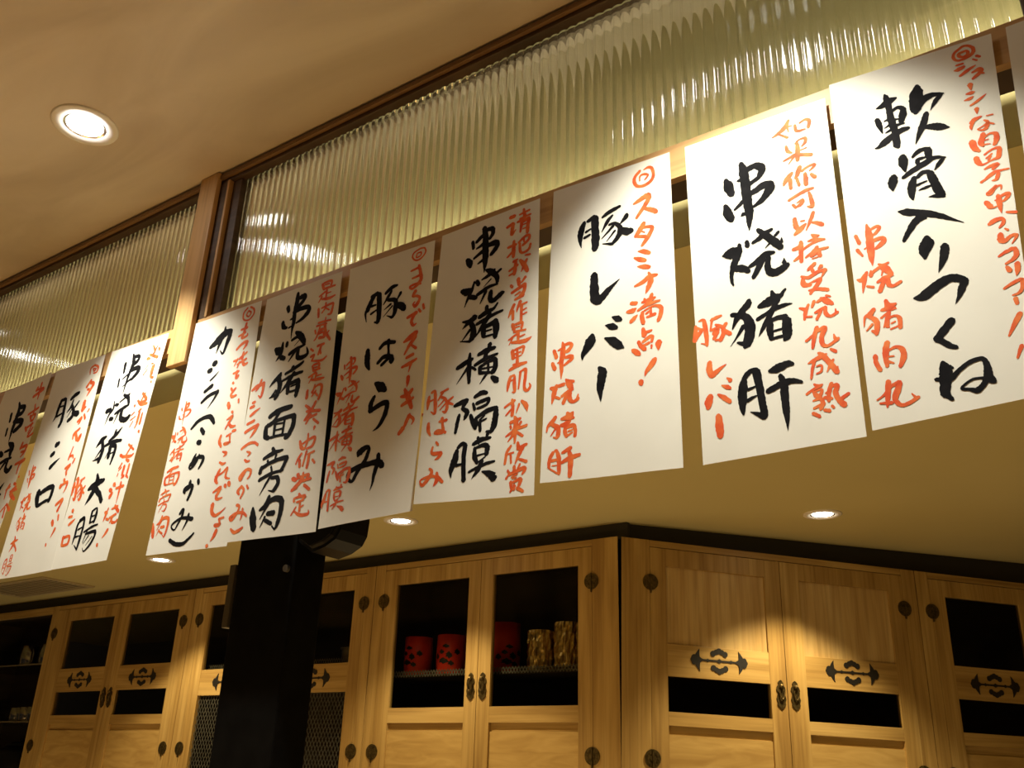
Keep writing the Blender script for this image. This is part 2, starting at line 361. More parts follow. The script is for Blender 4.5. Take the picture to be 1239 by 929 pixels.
DT, DB = .875, -.62                   # door top / bottom, eye-relative
def lattice(bm, x0, x1, z0, z1, y, p=.022, w=.0022, ratio=.55):
    """expanded metal: two families of slanted strips clipped to a rectangle"""
    for s in (1, -1):
        H = (z1 - z0); dx = H * ratio; n = int((x1 - x0 + dx) / p) + 2
        for k in range(n):
            xa = x0 - dx + k * p if s > 0 else x0 + k * p
            xb = xa + dx * s
            ta, tb = 0.0, 1.0
            # clip parameter range to x0..x1
            d = xb - xa
            t0, t1 = (x0 - xa) / d, (x1 - xa) / d
            if t0 > t1: t0, t1 = t1, t0
            ta, tb = max(0, t0), min(1, t1)
            if tb - ta < .004: continue
            ax, az = xa + d * ta, z0 + H * ta; bx, bz = xa + d * tb, z0 + H * tb
            L = math.hypot(bx - ax, bz - az); nx, nz = -(bz - az) / L * w, (bx - ax) / L * w
            yy = y + (.0006 if s > 0 else 0)
            vs = [bm.verts.new((ax + nx, yy, az + nz)), bm.verts.new((ax - nx, yy, az - nz)), bm.verts.new((bx - nx, yy, bz - nz)), bm.verts.new((bx + nx, yy, bz + nz))]
            vs2 = [bm.verts.new((v.co.x, yy + .0012, v.co.z)) for v in vs]
            bm.faces.new(vs); bm.faces.new(vs2[::-1])
            for i in range(4): bm.faces.new((vs[i], vs2[i], vs2[(i + 1) % 4], vs[(i + 1) % 4]))
def door(root, x0, x1, gx0, gx1, kind, hinge_side, with_handle=False, hsx=None):
    """kind: 'split' glass+ornament+low glass, 'mesh' glass+ornament+mesh, 'tall' one glass, 'wood' panel+ornament+low glass"""
    F, Bk = 0.0, .024
    bm = bmesh.new()
    oc = [(x0, DB), (x1, DB), (x1, DT), (x0, DT)]; ic = [(gx0, DB + .05), (gx1, DB + .05), (gx1, .803), (gx0, .803)]
    V = {(r, k, y): bm.verts.new((p[0], y, p[1])) for r, c in ((0, oc), (1, ic)) for k, p in enumerate(c) for y in (F, Bk)}
    for k in range(4):
        n = (k + 1) % 4
        bm.faces.new((V[0, k, F], V[0, n, F], V[1, n, F], V[1, k, F])); bm.faces.new((V[0, k, Bk], V[1, k, Bk], V[1, n, Bk], V[0, n, Bk]))
        bm.faces.new((V[0, k, F], V[0, k, Bk], V[0, n, Bk], V[0, n, F])); bm.faces.new((V[1, k, F], V[1, n, F], V[1, n, Bk], V[1, k, Bk]))
    bmesh.ops.recalc_face_normals(bm, faces=bm.faces[:])
    d = obj('door', bm, M['cab'], root)
    def rl(z0, z1, name='rail'):
        b = bmesh.new(); box(b, gx0, F + .0005, z0, gx1, Bk, z1, .001); return obj(name, b, M['cabx'], d)
    def pane(z0, z1):
        b = bmesh.new(); box(b, gx0 - .002, .010, z0 - .002, gx1 + .002, .014, z1 + .002); return obj('glass_pane', b, M['pane'], d)
    def wood(z0, z1, m='panel', rec=.009):
        b = bmesh.new(); box(b, gx0, F + rec, z0, gx1, Bk - .002, z1); return obj('panel', b, M[m], d)
    if kind == 'tall': pane(.248, .803)
    elif kind == 'mesh':
        pane(.457, .803); rl(.325, .457)
        b = bmesh.new(); lattice(b, gx0, gx1, -.10, .325, .012); obj('mesh_panel', b, M['steel_dark'], d)
        rl(-.16, -.10)
    elif kind == 'wood':
        wood(.492, .803); rl(.368, .492); pane(.235, .368)
    else:
        pane(.507, .803); rl(.370, .507); pane(.235, .370)
    if kind != 'tall':
        b = bmesh.new(); zc = {'mesh': .391, 'wood': .440}.get(kind, .437)
        ornament(b, (gx0 + gx1) / 2, zc, -.002, .003); obj('ornament', b, M['orn'], d, label='black cut-out cloud ornament')
    if kind != 'mesh':
        rl(.184, .248 if kind == 'tall' else .235)
        wood(.150, .184, 'cabx', .016); wood(-.16, .150, 'burl', .008); rl(-.20, -.16)
        wood(DB + .05, -.20, 'panel', .008)
    else: wood(DB + .05, -.16, 'panel', .008)
    hx = x0 if hinge_side < 0 else x1
    hinge(d, hx + hinge_side * -.001, .731); hinge(d, hx + hinge_side * -.001, .062)
    if with_handle: handle(d, hsx if hsx is not None else (x1 - .030 if hinge_side < 0 else x0 + .030), .330)
    return d
def cabinet(label, x0, x1, doors, loc=(0, YW, ZC), rotz=0, shelf=None, group='carved wooden cabinets along the back wall', ml=0.0, mr=0.0):
    t = thing('wooden_cabinet', label, 'cabinet', loc, rotz, group)
    dp = .42; bot = -ZC
    L = lambda y: x0 + ml * y
    Rg = lambda y: x1 - mr * y
    bm = bmesh.new()
    plan(bm, [(L(.026), .026), (L(.026) + .02, .026), (L(dp) + .02, dp - .012), (L(dp), dp)], bot, .905)
    plan(bm, [(Rg(.026) - .02, .026), (Rg(.026), .026), (Rg(dp), dp), (Rg(dp) - .02, dp - .012)], bot, .905)
    plan(bm, [(L(dp) + .02, dp - .012), (Rg(dp) - .02, dp - .012), (Rg(dp), dp), (L(dp), dp)], bot, .905)
    deck = [(L(.026) + .02, .026), (Rg(.026) - .02, .026), (Rg(dp) - .02, dp - .012), (L(dp) + .02, dp - .012)]
    plan(bm, deck, .883, .905); plan(bm, deck, -.66, -.64)
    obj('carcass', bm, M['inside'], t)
    lo, hi = doors[0][0], doors[-1][1]
    for q0, q1, a0, a1 in ((x0 + (.0002 if ml else .0012), lo - .0015, ml, 0), (hi + .0015, x1 - (.0002 if mr else .0012), 0, mr)):
        bm = bmesh.new(); plan(bm, [(q0, 0), (q1, 0), (q1 - .0255 * a1, .0255), (q0 + .0255 * a0, .0255)], bot, .905); obj('face_stile', bm, M['cab'], t)
    for q0, q1 in ((DT + .003, .905), (-.72, DB - .003)):
        bm = bmesh.new(); box(bm, lo, .0005, q0, hi, .0255, q1, .001); obj('face_rail', bm, M['cabx'], t)
    bm = bmesh.new(); box(bm, lo, .010, bot, hi, .0255, -.72); obj('plinth_panel', bm, M['panel'], t)
    for k, d in enumerate(doors): door(t, *d)
    for z in (shelf or []):
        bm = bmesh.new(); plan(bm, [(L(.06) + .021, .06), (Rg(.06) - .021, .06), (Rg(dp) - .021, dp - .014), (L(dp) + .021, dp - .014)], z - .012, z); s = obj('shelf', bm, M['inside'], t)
        bm = bmesh.new(); lattice(bm, lo + .05, hi - .05, z - .010, z + .018, .052, .016, .0024, .6)
        obj('shelf_mesh', bm, M['steel'], s)
    return t
cabinet('wooden cabinet at far left with two split glass doors, beside the glassware shelves', -5.930, -4.480,
        [(-5.86, -5.155, -5.712, -5.228, 'split', -1, True), (-5.152, -4.548, -5.083, -4.604, 'split', 1, True)])
cabinet('wooden cabinet half hidden behind the black column, with metal mesh door panels', -4.478, -3.100,
        [(-4.408, -3.782, -4.325, -3.850, 'mesh', -1), (-3.779, -3.162, -3.711, -3.234, 'mesh', 1)], shelf=[.470])
cabinet('wooden cabinet with tall dark glass doors showing red and gold cups', -3.098, -1.7692,
        [(-3.035, -2.462, -2.958, -2.527, 'tall', -1, True), (-2.459, -1.892, -2.392, -1.957, 'tall', 1, True)], shelf=[.395], mr=.466)
PH = math.radians(50)
def wing(x): return (-1.769, YW, ZC)
tilt = .019
c4 = cabinet('wooden cabinet right of the corner with plain wood upper door panels', 0.0004, 1.400,
        [(.126, .722, .197, .648, 'wood', -1, True), (.725, 1.330, .815, 1.255, 'wood', 1, True, .758)], (-1.7690, YW, ZC), PH, ml=.466)
c5 = cabinet('wooden cabinet at the right edge with dark glass upper door panels', 1.402, 2.62,
        [(1.470, 2.010, 1.548, 1.945, 'split', -1), (2.013, 2.560, 2.078, 2.490, 'split', 1)], (-1.7690, YW, ZC), PH)
for c in (c4, c5): c.rotation_euler = (0, math.atan(tilt), PH)
# dark boards painting the shadow gap over the cabinets, up to the rear ceiling
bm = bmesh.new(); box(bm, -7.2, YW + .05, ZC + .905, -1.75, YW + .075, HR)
struct(obj('trim_gap_shade_left', bm, M['dark']))
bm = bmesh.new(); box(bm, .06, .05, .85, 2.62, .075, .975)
o = struct(obj('trim_gap_shade_right', bm, M['dark'])); o.location = (-1.7690, YW, ZC); o.rotation_euler = (0, 0, PH)
# ------------------------------------------------------------------ glassware display shelves at the far left
t = thing('display_shelves', 'dark open glass shelves with glassware at the lower left edge', 'shelf', (0, YW, 0))
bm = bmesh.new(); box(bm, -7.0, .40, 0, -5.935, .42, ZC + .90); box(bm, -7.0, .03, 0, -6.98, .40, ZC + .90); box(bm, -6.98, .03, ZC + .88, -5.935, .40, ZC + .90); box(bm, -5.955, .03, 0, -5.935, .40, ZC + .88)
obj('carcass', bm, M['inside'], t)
bm = bmesh.new(); box(bm, -6.98, .0, ZC + .86, -5.935, .028, ZC + .905, .002); obj('top_rail', bm, M['cabx'], t)
for z in (.555, .205):
    bm = bmesh.new(); box(bm, -6.979, .02, ZC + z - .010, -5.957, .39, ZC + z, .001); obj('glass_shelf', bm, M['clear'], t)
bm = bmesh.new(); box(bm, -6.979, .02, 0, -5.957, .39, ZC - .2); obj('base', bm, M['dark'], t)
def mug(loc, label, cat, r=.042, h=.10, withh=True, group=None):
    t = thing('glass_mug' if withh else 'glass_tumbler', label, cat, loc, random.uniform(-.6, .6), group)
    bm = bmesh.new(); j = lambda a, z: .02 * math.cos(8 * a)
    lathe(bm, [(0, .0), (r * .86, .0), (r * .95, .008), (r, .03), (r * 1.02, h), (r * .94, h), (r * .90, .02), (0, .016)], 24, jitter=j)
    obj('body', bm, M['clear'], t, True)
    if withh:
        bm = bmesh.new(); v = [Vector((r * .98 + .030 * math.sin(a), 0, h * .5 + h * .32 * math.cos(a))) for a in [math.pi * k / 8 for k in range(9)]]
        for p, n in zip(v, v[1:]):
            d = n - p; bmesh.ops.create_cone(bm, cap_ends=True, segments=8, radius1=.006, radius2=.006, depth=d.length * 1.2, matrix=Matrix.Translation((p + n) / 2) @ d.to_track_quat('Z', 'Y').to_matrix().to_4x4())
        obj('handle', bm, M['clear'], t, True)
mug((-6.32, YW + .12, ZC + .555), 'glass mug on the upper glass shelf, left one near the frame edge', 'mug', .052, .13)
mug((-6.09, YW + .12, ZC + .555), 'glass mug on the upper glass shelf, right one beside the cabinet stile', 'mug', .052, .13)
xs = (-6.30, -6.21, -6.12, -6.03)
nm = ('fourth from the cabinet', 'third from the cabinet', 'second from the cabinet', 'nearest the cabinet')
for x, n in zip(xs, nm):
    mug((x, YW + .10 + random.uniform(-.03, .03), ZC + .205), 'small clear tumbler on the lower glass shelf, ' + n, 'glass', .040, .085, False, 'tumblers on the lower glass shelf')
# ------------------------------------------------------------------ cups behind the tall glass doors
def red_cup(loc, label, r=.058, h=.178, group='red cups in the glass cabinet', rz=0):
    t = thing('red_cup', label, 'cup', loc, rz, group)
    bm = bmesh.new(); lathe(bm, [(0, 0), (r * .90, 0), (r * .95, .006), (r, h * .5), (r * .96, h), (r * .88, h), (r * .86, .02), (0, .015)], 36); obj('body', bm, M['redcup'], t, True)
    bm = bmesh.new()
    def patch(ac, zc, aw, zh):
        n = 12; vs = []
        for rr in (r * 1.012, r * .985):
            vs.append([bm.verts.new((rr * math.cos(ac + aw * math.cos(2 * math.pi * k / n) * (1 + .35 * math.sin(3 * k))), rr * math.sin(ac + aw * math.cos(2 * math.pi * k / n) * (1 + .35 * math.sin(3 * k))), zc + zh * math.sin(2 * math.pi * k / n) * (1 + .3 * math.cos(2 * k)))) for k in range(n)])
        bm.faces.new(vs[0])
    for a, z, w, hh in ((-1.75, .06, .35, .012), (-1.35, .085, .22, .014), (-1.9, .10, .2, .009), (-1.2, .05, .2, .010), (-1.6, .125, .25, .008), (-2.3, .08, .2, .012), (-.8, .1, .2, .012)):
        patch(a, z, w, hh)
    bmesh.ops.recalc_face_normals(bm, faces=bm.faces[:])
    obj('painted_swirl', bm, M['orn'], t, label='black brushed swirl')
    return t
sz = ZC + .395
red_cup((-2.925, YW + .15, sz), 'red cup with black swirl, leftmost behind the left glass door', .068)
red_cup((-2.728, YW + .15, sz), 'red cup with black swirl, right one behind the left glass door', .068, rz=.3)
red_cup((-2.50, YW + .26, sz), 'dark red tall jar at the left behind the right glass door', .072, .235, rz=.9)
def gold_cup(loc, label, r=.055, h=.17):
    t = thing('gold_cup', label, 'cup', loc, random.uniform(0, 3), 'gold foil cups in the glass cabinet')
    bm = bmesh.new(); rnd = random.Random(int(loc[0] * 1000)); ph = [rnd.uniform(0, 6) for _ in range(4)]
    j = lambda a, z: .05 * math.sin(9 * a + ph[0] + 30 * z) + .035 * math.sin(17 * a + ph[1] - 60 * z)
    lathe(bm, [(0, 0), (r * .95, 0)] + [(r * (1 + .03 * math.sin(k * 2.1)), h * k / 14) for k in range(1, 15)] + [(r * .9, h), (r * .88, .02), (0, .02)], 48, jitter=j)
    obj('body', bm, M['gold'], t, False); return t
gold_cup((-2.222, YW + .13, sz), 'crinkled gold foil cup, left one behind the right glass door')
gold_cup((-2.100, YW + .15, sz), 'crinkled gold foil cup, middle one behind the right glass door', .054, .20)
gold_cup((-1.986, YW + .13, sz), 'crinkled gold foil cup beside the right door stile, half hidden', .048, .19)
t = thing('steel_strainer', 'small pale wire strainer on the shelf behind the mesh cabinet door', 'strainer', (-3.36, YW + .16, ZC + .47))
bm = bmesh.new()
lathe(bm, [(.052, .0), (.055, .012), (.058, .07), (.062, .072), (.060, .066), (.056, .012), (.05, .0)], 28); obj('basket', bm, M['steel'], t)
bm = bmesh.new(); lathe(bm, [(.058, .066), (.066, .070), (.066, .076), (.058, .076), (.058, .066)], 28); obj('rim', bm, M['steel'], t)

t = thing('black_jar', 'black rounded jar partly in view at the lower left corner under the glass shelves', 'jar', (-6.30, YW + .19, ZC - .2))
bm = bmesh.new(); lathe(bm, [(0, 0), (.10, 0), (.145, .06), (.155, .14), (.135, .22), (.09, .26), (.085, .25), (0, .24)], 32); obj('body', bm, M['blackp'], t, True)
bm = bmesh.new(); lathe(bm, [(.0, .262), (.092, .262), (.094, .268), (.05, .285), (.014, .29), (.018, .305), (.0, .31)], 28); obj('lid', bm, M['blackp'], t, True)
BANNERS = [
    dict(o=(-2.7545, 1.0741), c=[(-1324, -51), (1324, 51), (526, -5089), (-2872, -5052)], s={'k':'-227,-644,83 -134,-855,164 -156,-1179,204 -229,-1545,162 -263,-1941,24/-121,-830,164 176,-862,163 113,-1041,162 -196,-1090,164/-537,-968,145 -520,-1219,124/-258,-1268,163 192,-1327,201 206,-1464,200 -99,-1622,161/-555,-1458,123 -552,-1675,102/-225,-1972,80 32,-2123,238 34,-2334,198 60,-2496,79/-337,-2246,80 71,-2209,119/-498,-2615,120 -205,-2531,119 161,-2512,78/-128,-2596,119 -354,-2821,79/-2,-2564,118 -25,-2821,157 164,-2928,155 300,-2820,155/-621,-2251,202 -438,-2335,161/-50,-3472,155 142,-3283,23/27,-3636,77 101,-3646,77',
        'r':'697,-340,101 647,-439,81/634,-409,81 1049,-415,80/558,-612,101 1068,-460,100/875,-213,81 861,-511,100 848,-753,40/527,-1189,80 1046,-1063,79/797,-906,60 834,-1101,79 784,-1306,59/672,-1257,79 772,-1437,79/722,-1267,59 946,-1257,79 883,-1431,78 747,-1432,59/547,-1607,79 647,-1732,98/609,-1646,79 932,-1547,78/883,-1537,78 858,-1691,59 783,-1836,47/993,-1690,58 820,-1921,78 882,-1959,58 1078,-1889,77/633,-2122,97 572,-2294,97/609,-2274,78 916,-2249,96 830,-2467,77 695,-2574,38/671,-2415,77 855,-2420,77/511,-2776,77 975,-2697,114/939,-2717,95 756,-2815,76 719,-3090,57/907,-3207,75 927,-3223,75/512,-3389,76 402,-3550,76 391,-3824,38/353,-3543,57 549,-3470,76/743,-3397,94 852,-3438,75/888,-3519,94 694,-3691,150 970,-3903,92/622,-3631,75 971,-3606,74/610,-4003,56 344,-4216,45/610,-4003,75 838,-4206,111/574,-4122,75 562,-4392,74'}),
    dict(o=(-2.4711, 1.0732), c=[(-1264, 25), (1264, -25), (1040, -6216), (-1854, -6230)], s={'k':'-545,-1067,113 -621,-1313,150 -661,-1540,112 -770,-1700,22/-580,-1086,113 -351,-1068,112/-322,-1087,112 -297,-1481,148 -306,-1788,147 -379,-1927,129/-632,-1285,75 -374,-1285,56/-603,-1577,75 -368,-1519,74/-45,-1144,111 131,-1050,148 326,-1013,110/103,-1200,74 51,-1396,110 -103,-1545,37/75,-1349,110 239,-1561,145 222,-1736,145 49,-1829,127/430,-1292,54 277,-1441,91/215,-1607,145 499,-1701,197/128,-1488,55 -39,-1711,22/-274,-2514,181 -141,-2475,144/-413,-2800,144 -287,-2747,144/-321,-3186,143 -137,-3068,107 90,-2958,18/-621,-3848,213 -614,-4065,212 -529,-4268,140/-509,-3912,141 -215,-3809,157 69,-3790,173/118,-3809,138 88,-4043,155 28,-4200,137/-484,-4274,122 -226,-4190,104 51,-4156,103',
        'r':'837,-253,66 658,-330,66 685,-519,37/837,-253,55 1040,-365,73 1011,-515,54 849,-517,44/793,-361,44 868,-456,44 949,-396,44 793,-361,44/823,-732,91 658,-903,91/831,-811,91 995,-873,108 876,-1052,90 769,-1209,29/733,-996,72 866,-1025,72/729,-1379,143 719,-1630,143/719,-1630,107 855,-1556,53/1059,-1672,70 1001,-1736,53/594,-1958,89 764,-1866,88 726,-1983,71 668,-2047,53/856,-1783,71 949,-1926,88/805,-2197,70 569,-2327,106 541,-2471,53/646,-2317,105 769,-2536,104/927,-2417,104 856,-2551,139/679,-2726,52 572,-3085,69/585,-3014,52 739,-2991,69 811,-3076,52/906,-3115,68 848,-3226,68/507,-3340,69 738,-3257,86 613,-3405,86 645,-3541,68/487,-3862,136 488,-3815,102/592,-3664,85 674,-3771,85/498,-3840,68 792,-3765,84 784,-3952,67 705,-4058,27/467,-4376,84 760,-4253,100 666,-4472,83 620,-4559,100/734,-4694,75 775,-4837,62/487,-4834,125 547,-4945,100/717,-5068,99 665,-5164,74 581,-5291,20/419,-5452,62 441,-5505,62',
        's':'-1252,-2957,26 -1241,-3107,89 -1240,-3294,101 -1247,-3505,88 -1249,-3674,10/-1206,-3063,38 -1143,-3037,51 -1106,-3074,51 -1165,-3151,44 -1207,-3164,25/-1207,-3264,51 -1114,-3250,63 -1067,-3275,50 -1093,-3336,75 -1181,-3403,44/-1401,-3102,52 -1368,-3245,51/-1404,-3347,51 -1349,-3467,32/-1319,-3365,19 -1275,-3338,25/-1453,-4023,29 -1379,-4048,86 -1309,-3928,50/-1315,-3926,43 -1361,-4102,65 -1398,-4297,14/-1330,-4193,36 -1243,-4239,42/-1250,-3917,29 -1259,-4010,71/-1231,-3956,57 -1132,-3894,50/-1137,-3828,29 -1066,-3918,113 -1009,-4019,98 -972,-4095,49/-1061,-3872,57 -1001,-3845,35/-1096,-3987,28 -1115,-4060,21/-1183,-4164,42 -1087,-4118,70 -995,-4103,56/-1091,-4149,70 -1168,-4343,70/-1045,-4148,84 -1035,-4262,70 -972,-4300,56 -878,-4254,55/-1242,-4517,58 -1302,-4589,70 -1352,-4612,35 -1375,-4747,14/-1304,-4614,47 -1236,-4687,70 -1229,-4804,69 -1249,-4900,46/-1289,-4837,35 -1246,-4876,58/-1279,-4738,35 -1353,-4818,17/-1095,-4422,46 -1079,-4531,92/-1079,-4531,104 -992,-4507,34/-1156,-4558,41 -1044,-4555,80 -996,-4583,23/-1174,-4675,29 -1078,-4608,34/-1078,-4608,46 -1108,-4714,57 -1157,-4826,17/-1096,-4692,40 -1117,-4800,57 -1102,-4830,34/-1087,-4695,34 -1012,-4687,34 -972,-4744,57 -979,-4881,51/-1070,-4790,23 -1026,-4771,23/-1088,-4873,23 -1002,-4848,23/-1294,-5045,31 -1262,-5152,74 -1293,-5285,74 -1350,-5388,61 -1426,-5488,10/-1426,-5256,37 -1298,-5209,86 -1118,-5165,49/-1260,-5278,73 -1140,-5385,60 -1076,-5488,60/-1433,-5687,34 -1516,-5745,34 -1533,-5904,34 -1552,-6027,9/-1496,-5701,34 -1411,-5679,34 -1396,-5808,34 -1413,-5965,39 -1434,-6110,28/-1434,-6110,22 -1505,-6044,9/-1489,-5829,23 -1413,-5805,17/-1525,-5928,23 -1411,-5920,14/-1272,-5619,34 -1276,-5767,28/-1276,-5607,28 -1187,-5574,23 -1176,-5668,39 -1195,-5768,28/-1254,-5679,17 -1176,-5668,17/-1276,-5767,17 -1185,-5746,22/-1357,-5882,23 -1224,-5832,28 -1101,-5809,17/-1285,-5846,22 -1343,-6031,9/-1315,-5910,22 -1139,-5900,39 -1121,-5958,33 -1170,-6064,33 -1273,-6152,17 -1321,-6101,7/-1239,-5943,17 -1322,-6045,7/-1168,-5963,13 -1264,-6074,7'}),
    dict(o=(-2.1804, 1.0682), c=[(-1305, 36), (1305, -36), (593, -6143), (-1948, -6158)], s={'k':'-173,-325,86 -79,-624,169 -158,-856,135 -227,-1114,101 -278,-1484,20/-106,-417,136 129,-447,118 98,-590,135 -135,-686,135/-470,-534,138 -456,-814,102/-166,-829,135 164,-805,167 237,-920,166 -1,-1114,117/-41,-1105,100 -178,-1149,67/-614,-979,86 -597,-1207,85/-449,-1015,51 -117,-865,84/-371,-1256,34 -201,-1193,67/-204,-1536,83 21,-1656,132 118,-1844,114/-330,-1729,50 68,-1569,82/-508,-1767,100 -386,-1791,100/-890,-1886,169 -701,-1874,134/-604,-1649,50 -587,-1873,84 -731,-2014,84 -847,-2295,17/-646,-2152,133 -524,-2175,133/-454,-2044,83 -111,-1943,115 135,-1896,65/-254,-1963,99 -432,-2336,20/-142,-1961,131 -131,-2226,163 123,-2322,161 278,-2234,112/-623,-2668,66 -828,-2739,165 -1035,-2917,27/-778,-2771,132 -675,-3072,163 -764,-3361,130/-799,-3263,98 -1056,-3291,20/-764,-3034,82 -961,-3236,26/-206,-2566,97 -235,-2702,129/-456,-2828,81 -164,-2692,129 58,-2520,32/-709,-2973,65 -288,-2881,129 128,-2907,95/-217,-2870,97 -478,-3315,19/-326,-2991,161 -328,-3316,128/-326,-2991,97 -89,-3032,128 -86,-3264,127 -164,-3527,63/-322,-3225,48 -110,-3191,48/-676,-3720,80 -608,-3913,191 -674,-4154,190 -795,-4340,159 -957,-4522,25/-957,-4102,96 -685,-4016,223 -302,-3936,126/-603,-4141,190 -349,-4335,156 -211,-4521,154/-891,-4910,94 -1077,-5021,95 -1116,-5326,94 -1159,-5562,25/-1032,-4937,95 -840,-4894,94 -807,-5141,93 -845,-5444,108 -892,-5721,77/-892,-5721,61 -1052,-5595,25/-1017,-5183,63 -846,-5137,47/-1098,-5372,62 -840,-5357,37/-527,-4778,93 -536,-5064,77/-535,-4755,78 -335,-4693,62 -309,-4872,108 -352,-5064,77/-486,-4894,46 -309,-4872,46/-536,-5064,46 -329,-5023,61/-717,-5283,62 -418,-5187,77 -141,-5144,45/-556,-5215,61 -687,-5569,24/-623,-5338,61 -225,-5318,106 -186,-5431,90 -296,-5633,90 -528,-5801,45 -638,-5704,18/-453,-5401,46 -640,-5596,18/-292,-5440,36 -509,-5653,18',
        'r':'703,-260,50 836,-466,82 750,-545,66/919,-313,49 789,-554,66/632,-517,66 1007,-680,98/553,-622,99 671,-650,66/1000,-407,82 1039,-478,65/797,-827,49 874,-845,49/656,-843,33 538,-939,33/656,-966,39 515,-1105,39/929,-906,97 897,-1166,97/859,-914,49 873,-1209,81 1004,-1286,64/942,-1381,64 973,-1424,48/688,-1674,80 902,-1909,95 587,-1939,64/525,-1855,64 711,-1988,95 970,-2017,63/803,-1698,64 680,-1887,64/417,-1976,80 440,-1993,64/757,-2137,63 665,-2189,63/711,-2222,79 688,-2498,94/852,-2273,63 817,-2569,78/480,-2176,48 356,-2247,38/557,-2309,38 365,-2390,38/488,-2437,38 389,-2582,32/718,-2480,63 627,-2649,38/843,-2770,78 877,-2822,46/514,-3090,62 786,-3273,61/673,-3140,62 499,-3384,62/344,-3404,78 696,-3439,77 823,-3393,46/232,-3340,78 317,-3377,78/538,-3504,62 666,-3569,77/387,-3592,62 281,-3711,37/387,-3705,62 304,-3782,31/523,-3682,92 494,-3923,76/733,-3670,76 703,-3911,76/576,-3958,91 487,-4011,37/681,-3952,76 778,-4033,45/308,-3850,31 279,-3924,31/219,-4126,107 269,-4166,92/84,-4262,108 168,-4296,92/135,-4468,107 210,-4368,92/353,-4256,61 666,-4235,75/525,-4126,76 518,-4324,75 489,-4670,18/86,-4857,76 169,-4889,90/198,-4762,45 125,-4971,75 78,-5095,30/186,-5043,60 306,-5079,60/356,-4804,45 593,-4770,74/475,-4733,75 674,-4910,89/328,-5039,60 586,-4964,59/461,-5013,59 373,-5174,36/439,-5053,59 476,-5165,74 623,-5183,59 693,-5127,59/359,-5343,89 286,-5441,74 175,-5535,24/13,-5688,89 36,-5722,74',
        's':'-1703,-3816,83 -1713,-3970,110 -1722,-4145,55/-1651,-3719,69 -1574,-3718,96 -1548,-4016,109 -1541,-4305,81 -1640,-4234,27/-1695,-3952,55 -1582,-3917,41/-1437,-3781,54 -1270,-3729,67/-1381,-3775,81 -1484,-3967,54/-1451,-3888,54 -1333,-3966,81 -1268,-4138,93 -1296,-4327,93 -1372,-4296,27/-1350,-4005,54 -1474,-4147,40/-1307,-4105,53 -1431,-4247,32/-1146,-3975,53 -1253,-4077,80 -1137,-4175,53/-1505,-4597,97 -1471,-4635,97/-1612,-4776,65 -1458,-4773,64/-1531,-4989,80 -1416,-4935,80 -1290,-4861,32/-1660,-5309,96 -1651,-5532,79/-1651,-5332,80 -1386,-5317,79 -1387,-5516,79 -1646,-5543,64'}),
    dict(o=(-1.8065, 1.0618), c=[(-1279, 13), (1279, -13), (1403, -6209), (-1555, -6125)], s={'k':'-491,-879,119 -243,-764,236 12,-618,235 262,-600,145/-3,-416,59 -11,-589,118 -123,-864,117 -210,-1109,23/225,-580,146 225,-719,174 135,-1019,116 63,-1185,72 -61,-1064,29/-222,-1393,174 -144,-1388,173/-391,-1559,145 -295,-1558,159/-256,-1850,57 -103,-1760,57 30,-1654,14/-397,-2120,115 -139,-2008,128/-454,-2409,85 -201,-2273,113 132,-2221,112/132,-2221,112 20,-2406,70 -166,-2610,17/-673,-3059,85 -457,-2903,112 -157,-2841,111 42,-2890,138 193,-3069,95/-273,-3132,111 -147,-3262,138/-315,-3467,138 -214,-3496,137/-299,-3776,55 -355,-3924,136 -349,-4072,109/-167,-3808,54 -247,-3984,108 -397,-4127,68 -468,-4095,68 -425,-4018,109 -209,-3885,108 -21,-3895,108 5,-4003,107 -103,-4183,54/-330,-4448,80 -339,-4590,160 -495,-4650,134 -456,-4737,54/-339,-4590,134 -216,-4587,106 -237,-4747,106 -315,-4919,79/-31,-4471,106 6,-4558,92/-510,-5235,79 -409,-5147,106 -403,-5288,79 -507,-5475,66 -609,-5612,47 -742,-5527,53 -673,-5435,66 -386,-5350,79 -3,-5418,116/-160,-5279,78 -180,-5435,78 -305,-5657,21/-715,-5848,105 -467,-5963,104 -188,-5983,102 24,-5871,76 150,-5778,63',
